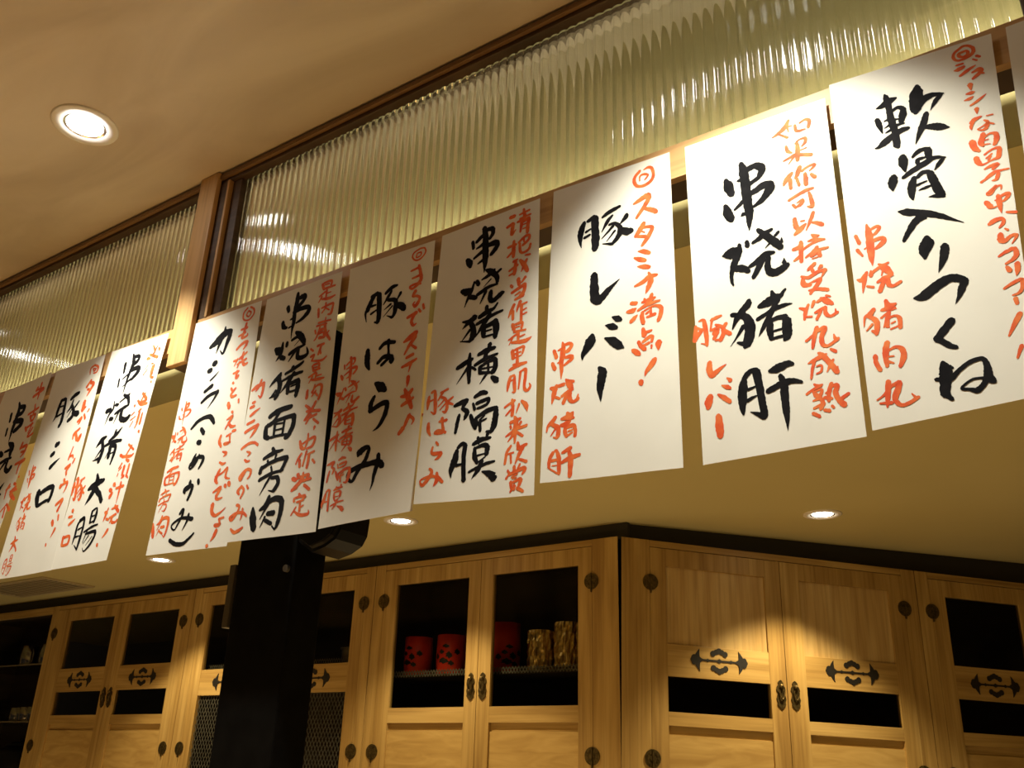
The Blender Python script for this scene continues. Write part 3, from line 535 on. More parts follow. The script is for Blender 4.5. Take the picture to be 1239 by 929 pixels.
        'r':'773,-83,52 643,-200,52 682,-385,46 881,-449,43 1040,-330,51 1026,-187,51 882,-82,52/824,-179,46 768,-280,46 861,-351,40 933,-255,46 824,-179,46/822,-526,71 770,-788,85 736,-916,71 915,-893,56 916,-825,28/651,-666,57 880,-656,71/595,-835,57 830,-780,71/597,-1200,71 772,-1084,84 950,-1060,84 938,-1147,84 853,-1251,42/557,-1505,56 681,-1512,84/703,-1473,56 604,-1650,28/767,-1488,70 1015,-1368,55/887,-1337,70 863,-1510,83/707,-1630,42 1022,-1548,69/788,-1582,69 727,-1723,33/905,-1565,83 962,-1688,82 1094,-1675,55/618,-1853,55 811,-1831,69/747,-1816,69 756,-1994,82 836,-1946,55/659,-2103,69 696,-2133,55/631,-2250,69 715,-2355,54/803,-2276,54 666,-2409,68 713,-2484,68 861,-2472,54/611,-2636,95 668,-2754,108/979,-2603,54 993,-2691,53/803,-2888,67 839,-2916,67/665,-3073,40 859,-3005,67 769,-3135,67 657,-3303,40/743,-3151,67 861,-3278,79 1010,-3285,39/541,-3450,67 514,-3591,93 609,-3743,66/749,-3508,53 902,-3463,52/863,-3487,53 891,-3678,52 752,-3716,52 713,-3678,53 922,-3684,52/949,-3409,79 1052,-3407,65/701,-3881,39 849,-3947,78 761,-4014,26/657,-4139,52 774,-4199,65 874,-4184,39/714,-4321,65 619,-4548,103 705,-4661,51/589,-4483,52 825,-4419,51 978,-4322,64 954,-4539,63 1114,-4602,38/606,-4866,51 850,-4782,89 747,-4965,89 796,-5050,76 967,-5034,30/986,-4742,88 1026,-4787,75/1107,-4700,100 1150,-4766,88/662,-5158,114 672,-5326,101 801,-5439,75 991,-5386,50 1140,-5290,15/1136,-5520,49 969,-5537,49/969,-5537,49 1030,-5679,61 892,-5701,49 853,-5658,49 1055,-5663,49/945,-5802,98 889,-5929,86 798,-6033,20/691,-6125,86 723,-6138,73',
        's':'-1075,-2248,42 -1070,-2367,63 -1084,-2538,52 -1079,-2655,52 -1088,-2767,26 -1083,-2882,8/-1021,-2323,52 -951,-2320,62 -956,-2377,52 -1028,-2449,52/-1219,-2406,53 -1194,-2472,42/-1103,-2510,42 -966,-2491,52 -852,-2512,51 -855,-2580,61 -941,-2647,41 -1033,-2679,21/-1272,-2602,42 -1244,-2679,52 -1183,-2707,26/-1144,-2602,21 -1076,-2587,31/-1153,-2715,21 -1086,-2699,21/-1061,-2935,34 -972,-3010,79 -885,-3121,67 -883,-3184,33/-1121,-3047,34 -988,-3006,45/-975,-3085,11 -1057,-3152,7/-1205,-3063,46 -1204,-3114,46/-1419,-3110,47 -1339,-3156,104 -1270,-3097,23/-1287,-3042,29 -1299,-3204,57 -1376,-3305,11/-1287,-3270,57 -1219,-3300,57/-1133,-3258,45 -1016,-3213,45 -853,-3179,28/-1014,-3226,45 -1129,-3372,11/-968,-3225,45 -965,-3338,56 -884,-3370,55 -784,-3334,44 -816,-3227,11/-1203,-3490,40 -1225,-3523,60 -1300,-3571,40 -1365,-3633,8/-1237,-3531,60 -1188,-3651,59 -1212,-3754,59 -1243,-3812,39/-1265,-3764,40 -1345,-3785,8/-1248,-3703,30 -1319,-3774,10/-1005,-3444,39 -1024,-3494,39/-1123,-3514,30 -999,-3478,39 -922,-3453,39 -847,-3416,29/-1170,-3601,25 -986,-3557,39 -840,-3548,29/-977,-3526,39 -1054,-3639,49 -1164,-3754,6/-1050,-3661,49 -1043,-3781,49/-1036,-3664,39 -891,-3644,48/-889,-3655,58 -887,-3751,58 -899,-3844,48/-1002,-3704,19 -910,-3693,19/-1031,-3773,24 -897,-3770,24/-1325,-4076,58 -1171,-4019,70 -917,-3996,57/-1135,-4039,46 -1228,-4159,46 -1350,-4210,47/-1364,-4220,58 -1355,-4360,69 -1280,-4411,46/-1347,-4223,47 -1115,-4156,46 -845,-4148,56/-845,-4148,68 -838,-4286,67 -908,-4432,67 -967,-4457,45/-1197,-4152,46 -1189,-4379,34/-1017,-4163,34 -1025,-4397,34/-1202,-4214,23 -1039,-4221,23/-1169,-4308,23 -1040,-4308,23/-1297,-4408,34 -1072,-4401,34 -910,-4419,34/-1275,-4523,39 -1236,-4584,49/-1409,-4639,30 -1263,-4590,49 -1100,-4571,19/-1332,-4673,30 -1310,-4719,20/-1202,-4622,29 -1217,-4693,19/-1433,-4815,49 -1418,-4744,39/-1428,-4763,39 -1243,-4699,39 -1040,-4681,48 -1022,-4705,48 -1082,-4830,38 -1109,-4837,29/-1260,-4759,24 -1232,-4837,29/-1429,-4911,39 -1257,-4854,39 -1054,-4835,24/-1229,-4859,29 -1305,-4971,29 -1385,-5104,6/-1233,-4910,29 -1136,-4915,48 -1109,-4991,47 -1162,-5076,47/-1160,-5086,28 -1254,-5062,10/-1496,-5347,37 -1463,-5515,111 -1411,-5691,85/-1183,-5200,49 -1229,-5338,73 -1342,-5401,37/-1179,-5318,49 -1314,-5548,12/-1234,-5311,61 -1068,-5256,73 -920,-5303,84 -906,-5485,71 -942,-5672,59 -981,-5744,24/-1168,-5476,60 -1045,-5480,72/-1213,-5522,36 -1289,-5680,10/-1203,-5575,48 -1068,-5644,48/-981,-5744,24 -1043,-5685,24'}),
    dict(o=(-1.5304, 1.0588), c=[(-1280, -16), (1280, 16), (1399, -6170), (-1443, -6114)], s={'k':'-158,-163,107 -148,-390,160 -176,-716,132 -166,-939,131 -185,-1153,65 -174,-1372,21/-49,-306,133 91,-301,158 81,-409,132 -64,-547,132/-448,-464,134 -397,-590,107/-214,-662,106 61,-626,131 290,-666,130 283,-796,155 111,-925,104 -74,-985,52/-553,-837,107 -498,-985,133 -374,-1038,66/-296,-839,53 -160,-809,79/-315,-1054,53 -179,-1023,52/-31,-1236,78 129,-1362,179 284,-1551,152 288,-1658,76/-137,-1425,78 100,-1355,103/123,-1489,26 -23,-1603,15/-286,-1452,104 -285,-1539,104/-668,-1532,105 -526,-1610,235 -403,-1510,52/-434,-1416,65 -454,-1692,130 -592,-1863,26/-434,-1804,129 -313,-1854,129/-158,-1784,102 50,-1706,102 341,-1650,63/54,-1728,102 -151,-1976,25/136,-1727,101 141,-1918,126 286,-1973,125 465,-1911,99 408,-1729,25/-355,-2233,102 -399,-2297,153 -550,-2390,102 -682,-2508,21/-424,-2313,153 -326,-2543,151 -373,-2740,151 -435,-2850,101/-480,-2759,101 -641,-2798,20/-447,-2641,76 -589,-2778,25/44,-2145,101 6,-2241,100/-194,-2280,76 55,-2211,100 210,-2163,100 361,-2093,75/-288,-2447,63 81,-2362,100 376,-2345,74/98,-2304,100 -55,-2518,125 -276,-2739,15/-47,-2561,125 -34,-2790,124/-19,-2567,100 272,-2528,123/276,-2549,148 280,-2734,147 257,-2912,122/49,-2644,50 234,-2622,49/-10,-2775,62 260,-2770,61/-520,-3282,125 -262,-3190,148 165,-3154,121/-201,-3222,99 -357,-3414,99 -562,-3496,99/-586,-3512,124 -571,-3735,148 -445,-3817,98/-558,-3517,99 -167,-3410,98 288,-3397,120/288,-3397,144 299,-3617,143 181,-3850,143 82,-3891,95/-304,-3404,98 -291,-3766,73/-2,-3421,73 -15,-3795,72/-313,-3502,49 -39,-3514,49/-258,-3652,49 -41,-3652,48/-473,-3812,73 -95,-3801,72 178,-3830,71/-257,-4086,96 -183,-4197,120/-516,-4298,73 -235,-4207,120 80,-4173,47/-367,-4361,72 -324,-4445,48/-116,-4266,71 -145,-4397,47/-561,-4620,120 -533,-4489,96/-553,-4525,96 -197,-4408,95 196,-4375,117 230,-4419,117 114,-4648,93 63,-4659,70/-230,-4518,59 -176,-4661,71/-554,-4795,96 -223,-4691,94 168,-4657,58/-168,-4700,71 -316,-4906,71 -470,-5149,14/-177,-4794,71 10,-4803,117 63,-4943,116 -40,-5097,116/-37,-5116,69 -217,-5072,23/-617,-5420,71 -569,-5659,210 -491,-5908,161/-150,-5211,93 -219,-5407,139 -387,-5496,70/-145,-5379,92 -346,-5705,23/-226,-5368,116 23,-5290,138 243,-5357,159 265,-5617,135 211,-5882,112 152,-5983,45/-128,-5603,114 56,-5608,136/-194,-5669,69 -308,-5893,18/-179,-5744,91 22,-5841,90/152,-5983,45 59,-5900,45',
        'r':'661,-154,65 721,-282,77/700,-143,52 915,-129,64 976,-180,64 961,-264,64/735,-198,39 898,-201,38/725,-305,64 1101,-304,51/614,-472,51 792,-390,51/841,-361,64 840,-536,51/855,-452,38 988,-447,30/699,-496,51 612,-635,26/710,-564,51 931,-605,76 1140,-577,38/639,-806,64 674,-1031,63/748,-814,51 1090,-779,63 1106,-891,62 1074,-1031,75 968,-1035,30/866,-706,51 860,-845,50 769,-949,38/888,-852,38 1006,-927,37/698,-1188,50 1100,-1208,49/925,-1098,37 917,-1224,37/656,-1262,50 977,-1272,50/617,-1359,50 659,-1454,50/771,-1313,50 701,-1549,50 633,-1627,37/927,-1290,74 984,-1495,74 1149,-1724,61/757,-1395,75 916,-1393,62/770,-1483,62 902,-1474,49 942,-1568,74/787,-1592,74 949,-1612,61/1087,-1479,37 952,-1633,29/767,-1796,62 976,-1785,61/898,-1786,61 828,-2018,61/863,-1902,49 907,-2016,49/557,-1818,50 649,-1893,49/590,-2024,62 694,-2007,61 635,-2138,49/663,-2145,37 960,-2193,60 1106,-2125,36/683,-2271,49 728,-2384,61/707,-2256,49 892,-2258,60 884,-2378,60/731,-2405,61 938,-2391,48/745,-2326,36 878,-2336,29/608,-2540,49 819,-2465,60/850,-2493,60 819,-2627,48/860,-2556,36 1015,-2550,29/727,-2546,48 632,-2688,24/713,-2625,48 927,-2651,72 1107,-2651,36/621,-2867,72 624,-3048,84/763,-2937,48 899,-2806,48 1056,-2819,71 1058,-2999,70 1003,-3146,70/842,-2773,48 794,-2963,48/891,-2924,47 780,-3040,36/871,-2960,47 964,-3058,47/933,-3190,70 852,-3332,70 634,-3583,47/628,-3228,59 776,-3336,71/678,-3376,59 1098,-3429,69/658,-3568,71 1007,-3499,58/825,-3483,70 701,-3674,47/921,-3599,58 1094,-3728,57/990,-3794,69 975,-3859,34/820,-3926,46 822,-4099,57 769,-4242,46/584,-4057,58 664,-4224,92 772,-4262,46/650,-4146,46 869,-4069,57 1042,-4043,68 995,-4224,68 825,-4271,46/687,-4361,57 601,-4461,57 544,-4584,34/647,-4506,69 673,-4660,68/834,-4329,57 761,-4656,45/873,-4411,34 1068,-4369,56/925,-4420,68 914,-4587,68 897,-4714,67/1047,-4552,56 1123,-4639,56/651,-4833,91 699,-4887,68/510,-4905,91 607,-4947,90/519,-5175,56 662,-5121,67/653,-4917,56 974,-4873,67 938,-4960,67/813,-4811,45 789,-4974,90 519,-5175,68/718,-5001,67 1066,-4979,55/886,-5099,67 1054,-5214,66/766,-5283,67 826,-5346,66/639,-5429,67 652,-5358,45 951,-5345,66 887,-5408,44/720,-5458,44 916,-5430,44/823,-5472,55 831,-5671,55/841,-5583,44 935,-5550,33/713,-5566,44 591,-5730,33/678,-5651,44 844,-5744,66 1093,-5758,65 1103,-5670,22',
        's':'-1293,-2463,66 -1119,-2394,105 -896,-2357,65/-1004,-2248,65 -1059,-2406,78 -1152,-2514,39/-911,-2353,104 -906,-2523,78 -942,-2705,64 -1040,-2642,26/-1195,-2799,65 -1125,-2793,78/-1259,-2912,65 -1132,-2896,78/-1214,-3129,64 -1072,-3053,77 -901,-2983,20/-1274,-3323,64 -1041,-3274,76/-1304,-3522,77 -1103,-3457,76 -885,-3416,101/-895,-3434,76 -993,-3579,76 -1097,-3692,25/-1333,-3923,63 -1111,-3831,75 -913,-3835,62 -784,-3917,62/-1128,-4018,38 -1003,-4079,62 -1075,-4137,25/-1158,-4213,50 -1077,-4266,62 -979,-4262,37/-1145,-4609,74 -1181,-4702,62 -1228,-4616,74 -1034,-4470,74 -886,-4512,73 -889,-4629,61 -959,-4696,37/-1034,-4470,49 -1190,-4661,99/-1108,-4847,49 -1212,-4948,86 -1152,-5034,49/-1122,-4845,61 -1015,-4957,61 -1089,-5129,48/-940,-4852,48 -882,-4928,60/-1168,-5281,73 -1074,-5332,60 -1126,-5477,60 -1263,-5611,72 -1334,-5546,60 -1154,-5473,60 -931,-5483,71 -789,-5576,47/-952,-5386,48 -947,-5537,48 -979,-5646,19/-1245,-5820,48 -1114,-5910,71 -982,-5888,71 -858,-5828,47'}),
    dict(o=(-1.2511, 1.0558), c=[(-1259, 25), (1259, -25), (1171, -6026), (-1279, -6110)], s={'k':'-402,-922,118 -505,-1101,141 -563,-1230,141 -615,-1319,70 -563,-1538,19/-476,-922,94 -308,-887,117/-254,-923,140 -220,-1221,162 -200,-1512,138 -223,-1627,114/-223,-1627,92 -323,-1601,34/-471,-1173,70 -324,-1172,47/-449,-1364,70 -284,-1306,46/-55,-959,93 103,-860,115 270,-846,57/112,-945,69 29,-1065,92 -98,-1234,23/38,-1149,92 235,-1205,114 274,-1357,135 247,-1551,112 184,-1624,67/183,-1614,67 31,-1533,18/123,-1275,68 -59,-1367,18/177,-1330,45 -64,-1538,18/387,-1064,91 306,-1204,45/272,-1337,136 444,-1404,179 523,-1496,144/-427,-2254,113 -420,-2413,169 -400,-2575,157 -321,-2739,56/-74,-2300,89 80,-2200,111 343,-2246,88/158,-2161,111 180,-2361,66 197,-2520,87/295,-2678,152 261,-2574,131 69,-2529,110 -95,-2636,88/19,-2710,88 172,-2611,87 283,-2560,109/-100,-3104,87 52,-3212,215 191,-3317,128/29,-3320,64 33,-3246,86/-88,-3408,86 -164,-3561,129 -167,-3728,128/-143,-3733,86 9,-3652,128 234,-3605,127 288,-3689,126 243,-3900,125 108,-4111,84 -43,-4192,13/-376,-4673,84 -338,-4608,168 -187,-4526,125 -91,-4560,83 -122,-4679,104 -175,-4813,104 -335,-5000,104 -469,-5209,83 -597,-5119,84 -566,-5000,105 -344,-4928,125 -6,-4893,123 198,-4908,162 307,-4987,141/178,-4729,102 176,-4905,122 113,-5139,101 90,-5326,60 41,-5474,12',
        'r':'860,-104,37 677,-161,41 652,-278,41 767,-377,36 906,-358,41 1012,-246,41 979,-132,36 860,-104,37/775,-202,37 760,-302,36 876,-286,36 881,-204,36 775,-202,37/636,-605,45 878,-576,67/689,-806,45 942,-780,67/851,-527,68 915,-731,78 931,-919,89 736,-1064,56 637,-995,56 820,-967,56 939,-1002,55/813,-1147,89 753,-1250,66 872,-1284,55 947,-1365,66 847,-1516,88 772,-1455,44 814,-1407,33/1053,-1533,54 1085,-1640,65/936,-1619,54 999,-1695,54/638,-1746,66 885,-1684,87/861,-1678,87 763,-1848,76 820,-1970,65 908,-1944,22/601,-2310,54 798,-2224,129 928,-2160,107/914,-2253,85 770,-2409,86 642,-2607,43/793,-2415,43 950,-2529,63/707,-2699,64 883,-2655,74/602,-2892,53 789,-2850,84 984,-2783,52/844,-2844,74 796,-3039,21/795,-3150,94 796,-3280,73 783,-3369,17/645,-3561,52 812,-3559,103 934,-3457,72/731,-3413,62 840,-3619,123 950,-3858,81/677,-3767,62 826,-3707,82 974,-3647,61/1239,-4075,79/910,-4010,81 846,-4140,81 791,-4254,60/771,-4268,101 672,-4374,81/923,-4030,61 1029,-4131,60 984,-4228,20/677,-3766,62 826,-3706,82 974,-3645,61',
        's':'-920,-2304,61 -895,-2421,70 -887,-2579,80 -880,-2723,79 -880,-2852,49 -887,-2954,10/-873,-2344,50 -796,-2358,60 -781,-2423,50 -828,-2491,40/-1033,-2478,41 -946,-2416,51 -883,-2401,40/-1027,-2576,20 -927,-2542,50/-1092,-2453,41 -1073,-2555,41/-849,-2580,50 -749,-2577,69 -698,-2593,49 -720,-2657,59 -792,-2728,49/-1059,-2709,30 -922,-2639,50/-990,-2801,20 -915,-2771,40/-1162,-2694,51 -1120,-2755,80 -1104,-2807,50/-839,-2888,33 -753,-2940,76 -652,-3048,65 -641,-3140,43/-903,-3025,22 -779,-2984,54 -698,-2931,43/-681,-3000,43 -587,-2952,32/-748,-3058,22 -869,-3150,7/-987,-3025,55 -956,-3086,55/-1240,-3108,56 -1151,-3146,100 -1067,-3132,55/-1030,-3019,28 -1066,-3145,44 -1118,-3233,44 -1180,-3383,9/-1089,-3241,66 -988,-3283,54/-976,-3248,44 -866,-3202,54 -757,-3170,43 -633,-3168,21/-823,-3227,43 -912,-3393,13/-739,-3251,54 -748,-3363,64 -691,-3404,64 -572,-3337,63 -532,-3323,42/-1056,-3524,57 -1025,-3545,68 -1126,-3585,68 -1239,-3674,11/-1246,-3560,23 -1111,-3589,68/-1111,-3589,57 -1045,-3711,79 -1046,-3827,89 -1094,-3893,56/-1093,-3906,33 -1272,-3862,11/-1103,-3722,45 -1256,-3879,7/-828,-3421,56 -825,-3481,56/-952,-3558,56 -824,-3507,67 -710,-3486,44 -642,-3413,28/-990,-3660,45 -819,-3613,55 -678,-3573,44 -551,-3555,33/-764,-3550,55 -859,-3681,67 -1008,-3863,9/-871,-3730,78 -863,-3874,66/-855,-3747,55 -686,-3700,66/-673,-3691,88 -646,-3813,87 -662,-3937,65/-852,-3812,28 -724,-3806,22/-863,-3893,33 -692,-3891,27/-1065,-4010,32 -1066,-4127,64 -1064,-4274,64 -1054,-4446,42/-1267,-4186,54 -1156,-4143,64 -1018,-4101,43/-1095,-4218,43 -1266,-4425,6/-1025,-4222,32 -953,-4275,32/-923,-4062,42 -800,-4030,63 -651,-4017,42/-736,-3948,63 -758,-4053,52/-971,-4204,42 -808,-4150,52 -606,-4119,31/-786,-4046,53 -808,-4150,63/-885,-4254,52 -881,-4340,52/-885,-4254,42 -751,-4200,42 -643,-4189,62/-629,-4204,62 -638,-4323,72 -676,-4374,62/-751,-4200,31 -743,-4371,31/-856,-4285,26 -652,-4295,21/-881,-4340,42 -689,-4371,31/-770,-4377,41 -873,-4498,10/-686,-4437,41 -617,-4494,81 -596,-4516,61/-1240,-4743,41 -1132,-4718,62 -1038,-4702,51/-1037,-4714,41 -1101,-4782,51/-1113,-4803,41 -1028,-4866,61 -1051,-4931,50 -1076,-4972,15/-1155,-4888,41 -1177,-4976,51 -1201,-5126,40/-971,-4923,40 -925,-5035,60 -881,-5122,44/-918,-4680,40 -813,-4644,60 -726,-4662,40/-940,-4768,30 -908,-4855,40/-886,-4779,40 -768,-4757,50 -689,-4750,40 -725,-4823,40 -869,-4852,30/-888,-4985,40 -721,-4915,59 -585,-4897,49/-572,-4899,59 -573,-5023,78 -594,-5130,77 -630,-5202,58/-707,-5193,29 -629,-5213,39/-887,-4996,50 -856,-5081,40/-820,-5020,30 -744,-4967,20/-896,-5074,40 -716,-5018,20/-819,-5043,44 -806,-5169,39/-1177,-5344,36 -1119,-5303,45 -1069,-5322,45/-1069,-5322,54 -1084,-5480,53 -1068,-5750,52/-1187,-5373,45 -1215,-5499,81 -1257,-5603,54 -1250,-5693,9/-1187,-5554,36 -1092,-5549,18/-961,-5336,35 -857,-5298,53 -717,-5293,26/-894,-5262,35 -878,-5345,18/-760,-5240,44 -786,-5311,17/-935,-5385,35 -929,-5486,53 -890,-5571,35/-923,-5387,26 -818,-5365,44 -759,-5385,52/-753,-5396,61 -766,-5483,52/-894,-5482,22 -778,-5471,17/-878,-5563,17 -776,-5511,17/-1002,-5662,26 -875,-5623,35 -749,-5594,34 -647,-5586,21/-821,-5553,43 -874,-5652,52 -956,-5747,7/-814,-5681,17 -709,-5726,68 -650,-5774,84 -627,-5777,50'}),
    dict(o=(-0.98, 1.0596), c=[(-1250, -26), (1250, 26), (1284, -6161), (-1467, -5960)], s={'k':'-116,-212,126 -74,-407,146 -62,-669,166 -50,-909,165 -50,-1123,102 -62,-1293,20/-38,-279,105 89,-302,125 115,-410,104 37,-523,83/-304,-501,84 -160,-399,105 -55,-373,84/-295,-663,42 -128,-608,104/-403,-459,85 -372,-629,84/1,-670,103 168,-665,144 252,-693,102 215,-798,122 96,-916,102/-347,-884,63 -120,-769,104/-233,-1038,41 -109,-988,82/-520,-860,105 -449,-961,167 -423,-1047,104/-13,-1250,61 115,-1328,141 265,-1487,119 281,-1624,79/-106,-1453,41 77,-1393,101 197,-1314,80/222,-1417,80 361,-1345,60/123,-1502,40 -56,-1639,12/-231,-1454,102 -185,-1544,101/-605,-1576,103 -474,-1633,184 -349,-1612,102/-295,-1445,51 -348,-1631,82 -424,-1762,81 -516,-1983,16/-381,-1774,122 -232,-1835,101/-214,-1783,81 -52,-1716,100 110,-1668,80 293,-1665,40/12,-1753,80 -120,-1998,24/136,-1789,99 123,-1953,118 207,-2014,118 384,-1915,117 443,-1895,78/-271,-2253,100 -228,-2283,119 -370,-2339,120 -529,-2464,20/-539,-2304,40 -349,-2344,120/-349,-2344,100 -257,-2516,138 -258,-2680,157 -324,-2773,98/-323,-2791,59 -575,-2729,20/-338,-2531,79 -553,-2753,12/49,-2108,98 53,-2192,98/-125,-2302,99 55,-2230,118 215,-2199,78 311,-2097,49/-178,-2444,79 62,-2379,98 261,-2322,77 439,-2297,58/139,-2289,98 6,-2474,117 -204,-2730,16/-11,-2542,136 -1,-2745,116/11,-2566,97 248,-2501,116/268,-2488,154 305,-2660,153 283,-2834,114/15,-2658,48 195,-2650,38/1,-2772,58 240,-2769,48/-308,-3055,58 -308,-3225,116 -306,-3439,115 -292,-3688,76/-600,-3310,98 -439,-3249,117 -239,-3188,77/-351,-3358,77 -598,-3657,12/-250,-3363,58 -145,-3440,57/-101,-3131,77 76,-3085,114 293,-3066,75/170,-2965,114 137,-3117,95/-171,-3337,77 65,-3259,95 358,-3214,56/97,-3108,95 65,-3259,114/-47,-3409,95 -40,-3534,94/-47,-3409,76 147,-3331,75 304,-3315,112/324,-3337,112 312,-3509,130 257,-3583,111/147,-3331,57 159,-3578,56/-5,-3454,47 291,-3469,37/-40,-3534,76 237,-3578,56/120,-3587,75 -29,-3762,19/242,-3674,74 342,-3757,147 372,-3789,110/-609,-4107,76 -450,-4070,114 -311,-4046,94/-310,-4064,75 -404,-4165,94/-422,-4196,75 -297,-4289,112 -331,-4384,93 -367,-4445,28/-484,-4320,75 -516,-4450,94 -552,-4672,75/-213,-4373,74 -145,-4537,110 -79,-4666,82/-134,-4014,75 21,-3960,111 149,-3987,74/-166,-4144,56 -120,-4273,74/-87,-4160,74 88,-4128,92 204,-4118,73 151,-4225,73 -61,-4267,55/-90,-4464,73 157,-4361,109 357,-4333,90/377,-4337,108 375,-4520,143 344,-4679,143 292,-4784,107/177,-4771,54 292,-4800,71/-89,-4481,92 -43,-4606,73/10,-4516,55 122,-4438,36/-102,-4595,73 165,-4512,36/12,-4550,82 31,-4736,72/-471,-4995,73 -377,-4929,92 -297,-4959,91/-297,-4959,109 -320,-5218,109 -293,-5658,107/-488,-5042,92 -534,-5248,164 -602,-5418,109 -592,-5565,18/-489,-5337,73 -333,-5330,36/-120,-4981,72 50,-4921,108 279,-4912,53/-11,-4861,72 16,-4997,36/208,-4826,89 166,-4941,36/-77,-5062,72 -68,-5227,107 -3,-5366,71/-57,-5066,54 113,-5030,89 210,-5063,106/220,-5081,124 198,-5222,106/-11,-5220,45 179,-5203,35/15,-5353,35 182,-5268,35/-186,-5514,53 20,-5450,71 226,-5403,70 393,-5390,43/109,-5336,88 23,-5498,106 -111,-5653,14/120,-5545,35 292,-5619,138 388,-5697,172 425,-5702,103',
        'r':'541,-188,82 643,-184,81/466,-400,61 608,-360,81/618,-363,81 594,-532,81 596,-611,70 685,-523,24/864,-93,51 889,-260,80/766,-197,40 1006,-163,50/779,-300,50 1039,-273,40/720,-359,50 911,-346,80/832,-397,80 798,-620,40/852,-404,50 991,-354,80 976,-524,79 970,-677,69/854,-463,30 954,-459,30/857,-562,30 957,-557,30/653,-785,60 649,-977,89 655,-1151,69/515,-895,60 706,-880,60/503,-1122,40 631,-1028,60/766,-861,50 922,-758,59 1021,-772,59 1004,-862,59 868,-951,59/884,-803,49 906,-887,39/796,-890,59 812,-1067,59 873,-1125,49 1010,-1092,58 1056,-974,49/565,-1455,49 762,-1373,59/659,-1266,59 757,-1240,39/718,-1266,59 704,-1431,78 688,-1558,78/569,-1559,39 726,-1513,39/818,-1278,59 921,-1422,97 1003,-1578,77/944,-1204,39 1052,-1219,48/976,-1308,58 902,-1454,58 856,-1552,19/791,-1699,87 815,-1835,77/957,-1702,67 872,-1797,38/617,-1796,58 658,-1845,58/643,-1970,58 952,-1857,76/952,-1857,76 936,-1999,76 842,-2099,76/724,-2048,29 840,-2007,48/727,-2140,48 919,-2085,76/711,-2245,67 638,-2388,66 583,-2499,23/686,-2383,66 692,-2564,56/855,-2212,76 792,-2357,47 775,-2425,19/848,-2301,57 1011,-2274,37/887,-2311,66 887,-2633,56/910,-2425,37 1005,-2397,28/912,-2515,37 1017,-2490,28/686,-2670,66 729,-2787,75/706,-2693,47 860,-2679,56 917,-2695,56 901,-2796,55/727,-2752,37 862,-2751,28/730,-2841,56 998,-2857,37/610,-2987,37 809,-2896,46/828,-2901,65 832,-3042,55/849,-2977,37 982,-2957,27/714,-2943,37 624,-3096,22/680,-3057,46 872,-3087,73 1023,-3090,82 1134,-3039,18/705,-3236,74 730,-3398,82/724,-3241,46 875,-3208,46 970,-3214,54 936,-3343,45/765,-3320,37 897,-3300,36/820,-3246,46 829,-3541,72/749,-3402,36 918,-3373,27/734,-3536,45 1035,-3546,36/652,-3629,55 830,-3575,72 1035,-3555,45/685,-3764,54 643,-3907,72 620,-4054,27/704,-3768,45 770,-3766,45 776,-3936,72 790,-4090,53 734,-4095,21/670,-3862,36 744,-3845,27/909,-3712,54 873,-4057,35/909,-3712,36 1020,-3687,62 1024,-3822,62 1002,-4051,62 1068,-4132,53 1140,-4064,52 1111,-3992,18/739,-4246,53 763,-4416,70 750,-4560,70/575,-4370,45 796,-4274,53/609,-4533,35 745,-4428,44/901,-4369,53 841,-4529,21/954,-4314,44 1058,-4425,87 1088,-4545,17/807,-4603,52 846,-4691,87 833,-4850,86 832,-5114,34/718,-4700,61 937,-4660,52/720,-4765,44 740,-4817,43/957,-4729,52 904,-4799,52/778,-4857,52 1086,-4817,51/625,-4958,35 797,-4876,69/675,-5063,21 799,-4941,69/853,-4902,52 1001,-5009,51/752,-5156,43 664,-5268,60 626,-5483,51/702,-5306,34 811,-5293,34/748,-5314,43 763,-5489,42/896,-5117,51 917,-5232,85/917,-5232,68 1096,-5184,51/1025,-5219,59 939,-5345,76 854,-5519,25/942,-5440,42 1104,-5513,58/838,-5563,59 841,-5657,67/962,-5536,42 911,-5621,34/695,-5619,42 752,-5690,42/664,-5769,42 734,-5687,42/734,-5702,51 1036,-5625,67 1073,-5662,66 1021,-5731,42/790,-5757,34 914,-5714,33/809,-5791,25 898,-5774,25/775,-5848,67 797,-5973,50/794,-5866,42 988,-5818,66 956,-5935,66/849,-5904,42 852,-5996,50/764,-6030,33 868,-5938,50/922,-5976,66 1048,-6055,49',
        's':'-1276,-3779,60 -1287,-3901,79 -1297,-4041,39/-1219,-3702,50 -1134,-3701,69 -1105,-3938,78 -1098,-4167,58 -1207,-4111,20/-1267,-3887,40 -1143,-3860,30/-983,-3751,39 -799,-3710,49/-921,-3746,59 -1035,-3899,39/-998,-3836,39 -868,-3898,58 -797,-4035,67 -827,-4185,67 -911,-4160,19/-887,-3929,39 -1024,-4042,29/-840,-4009,39 -976,-4121,23/-662,-3906,38 -779,-3986,58 -651,-4064,38/-1240,-4358,68 -1227,-4507,77 -1166,-4622,29/-968,-4366,48 -784,-4366,57/-900,-4310,77 -880,-4451,57 -859,-4592,76 -1023,-4596,57 -1066,-4571,38 -966,-4538,38 -796,-4620,57/-1009,-4786,47 -953,-4846,47/-1084,-4874,48 -1107,-4972,57 -1032,-5018,75 -868,-5029,65 -923,-5103,66 -1012,-5139,19/-1133,-5301,38 -1067,-5361,65 -1100,-5455,75 -1213,-5570,75 -1292,-5608,56 -1341,-5519,38 -1222,-5470,47 -1039,-5465,56 -954,-5510,37/-941,-5414,56 -930,-5563,92 -1003,-5667,22/-936,-5480,74 -786,-5617,55'}),
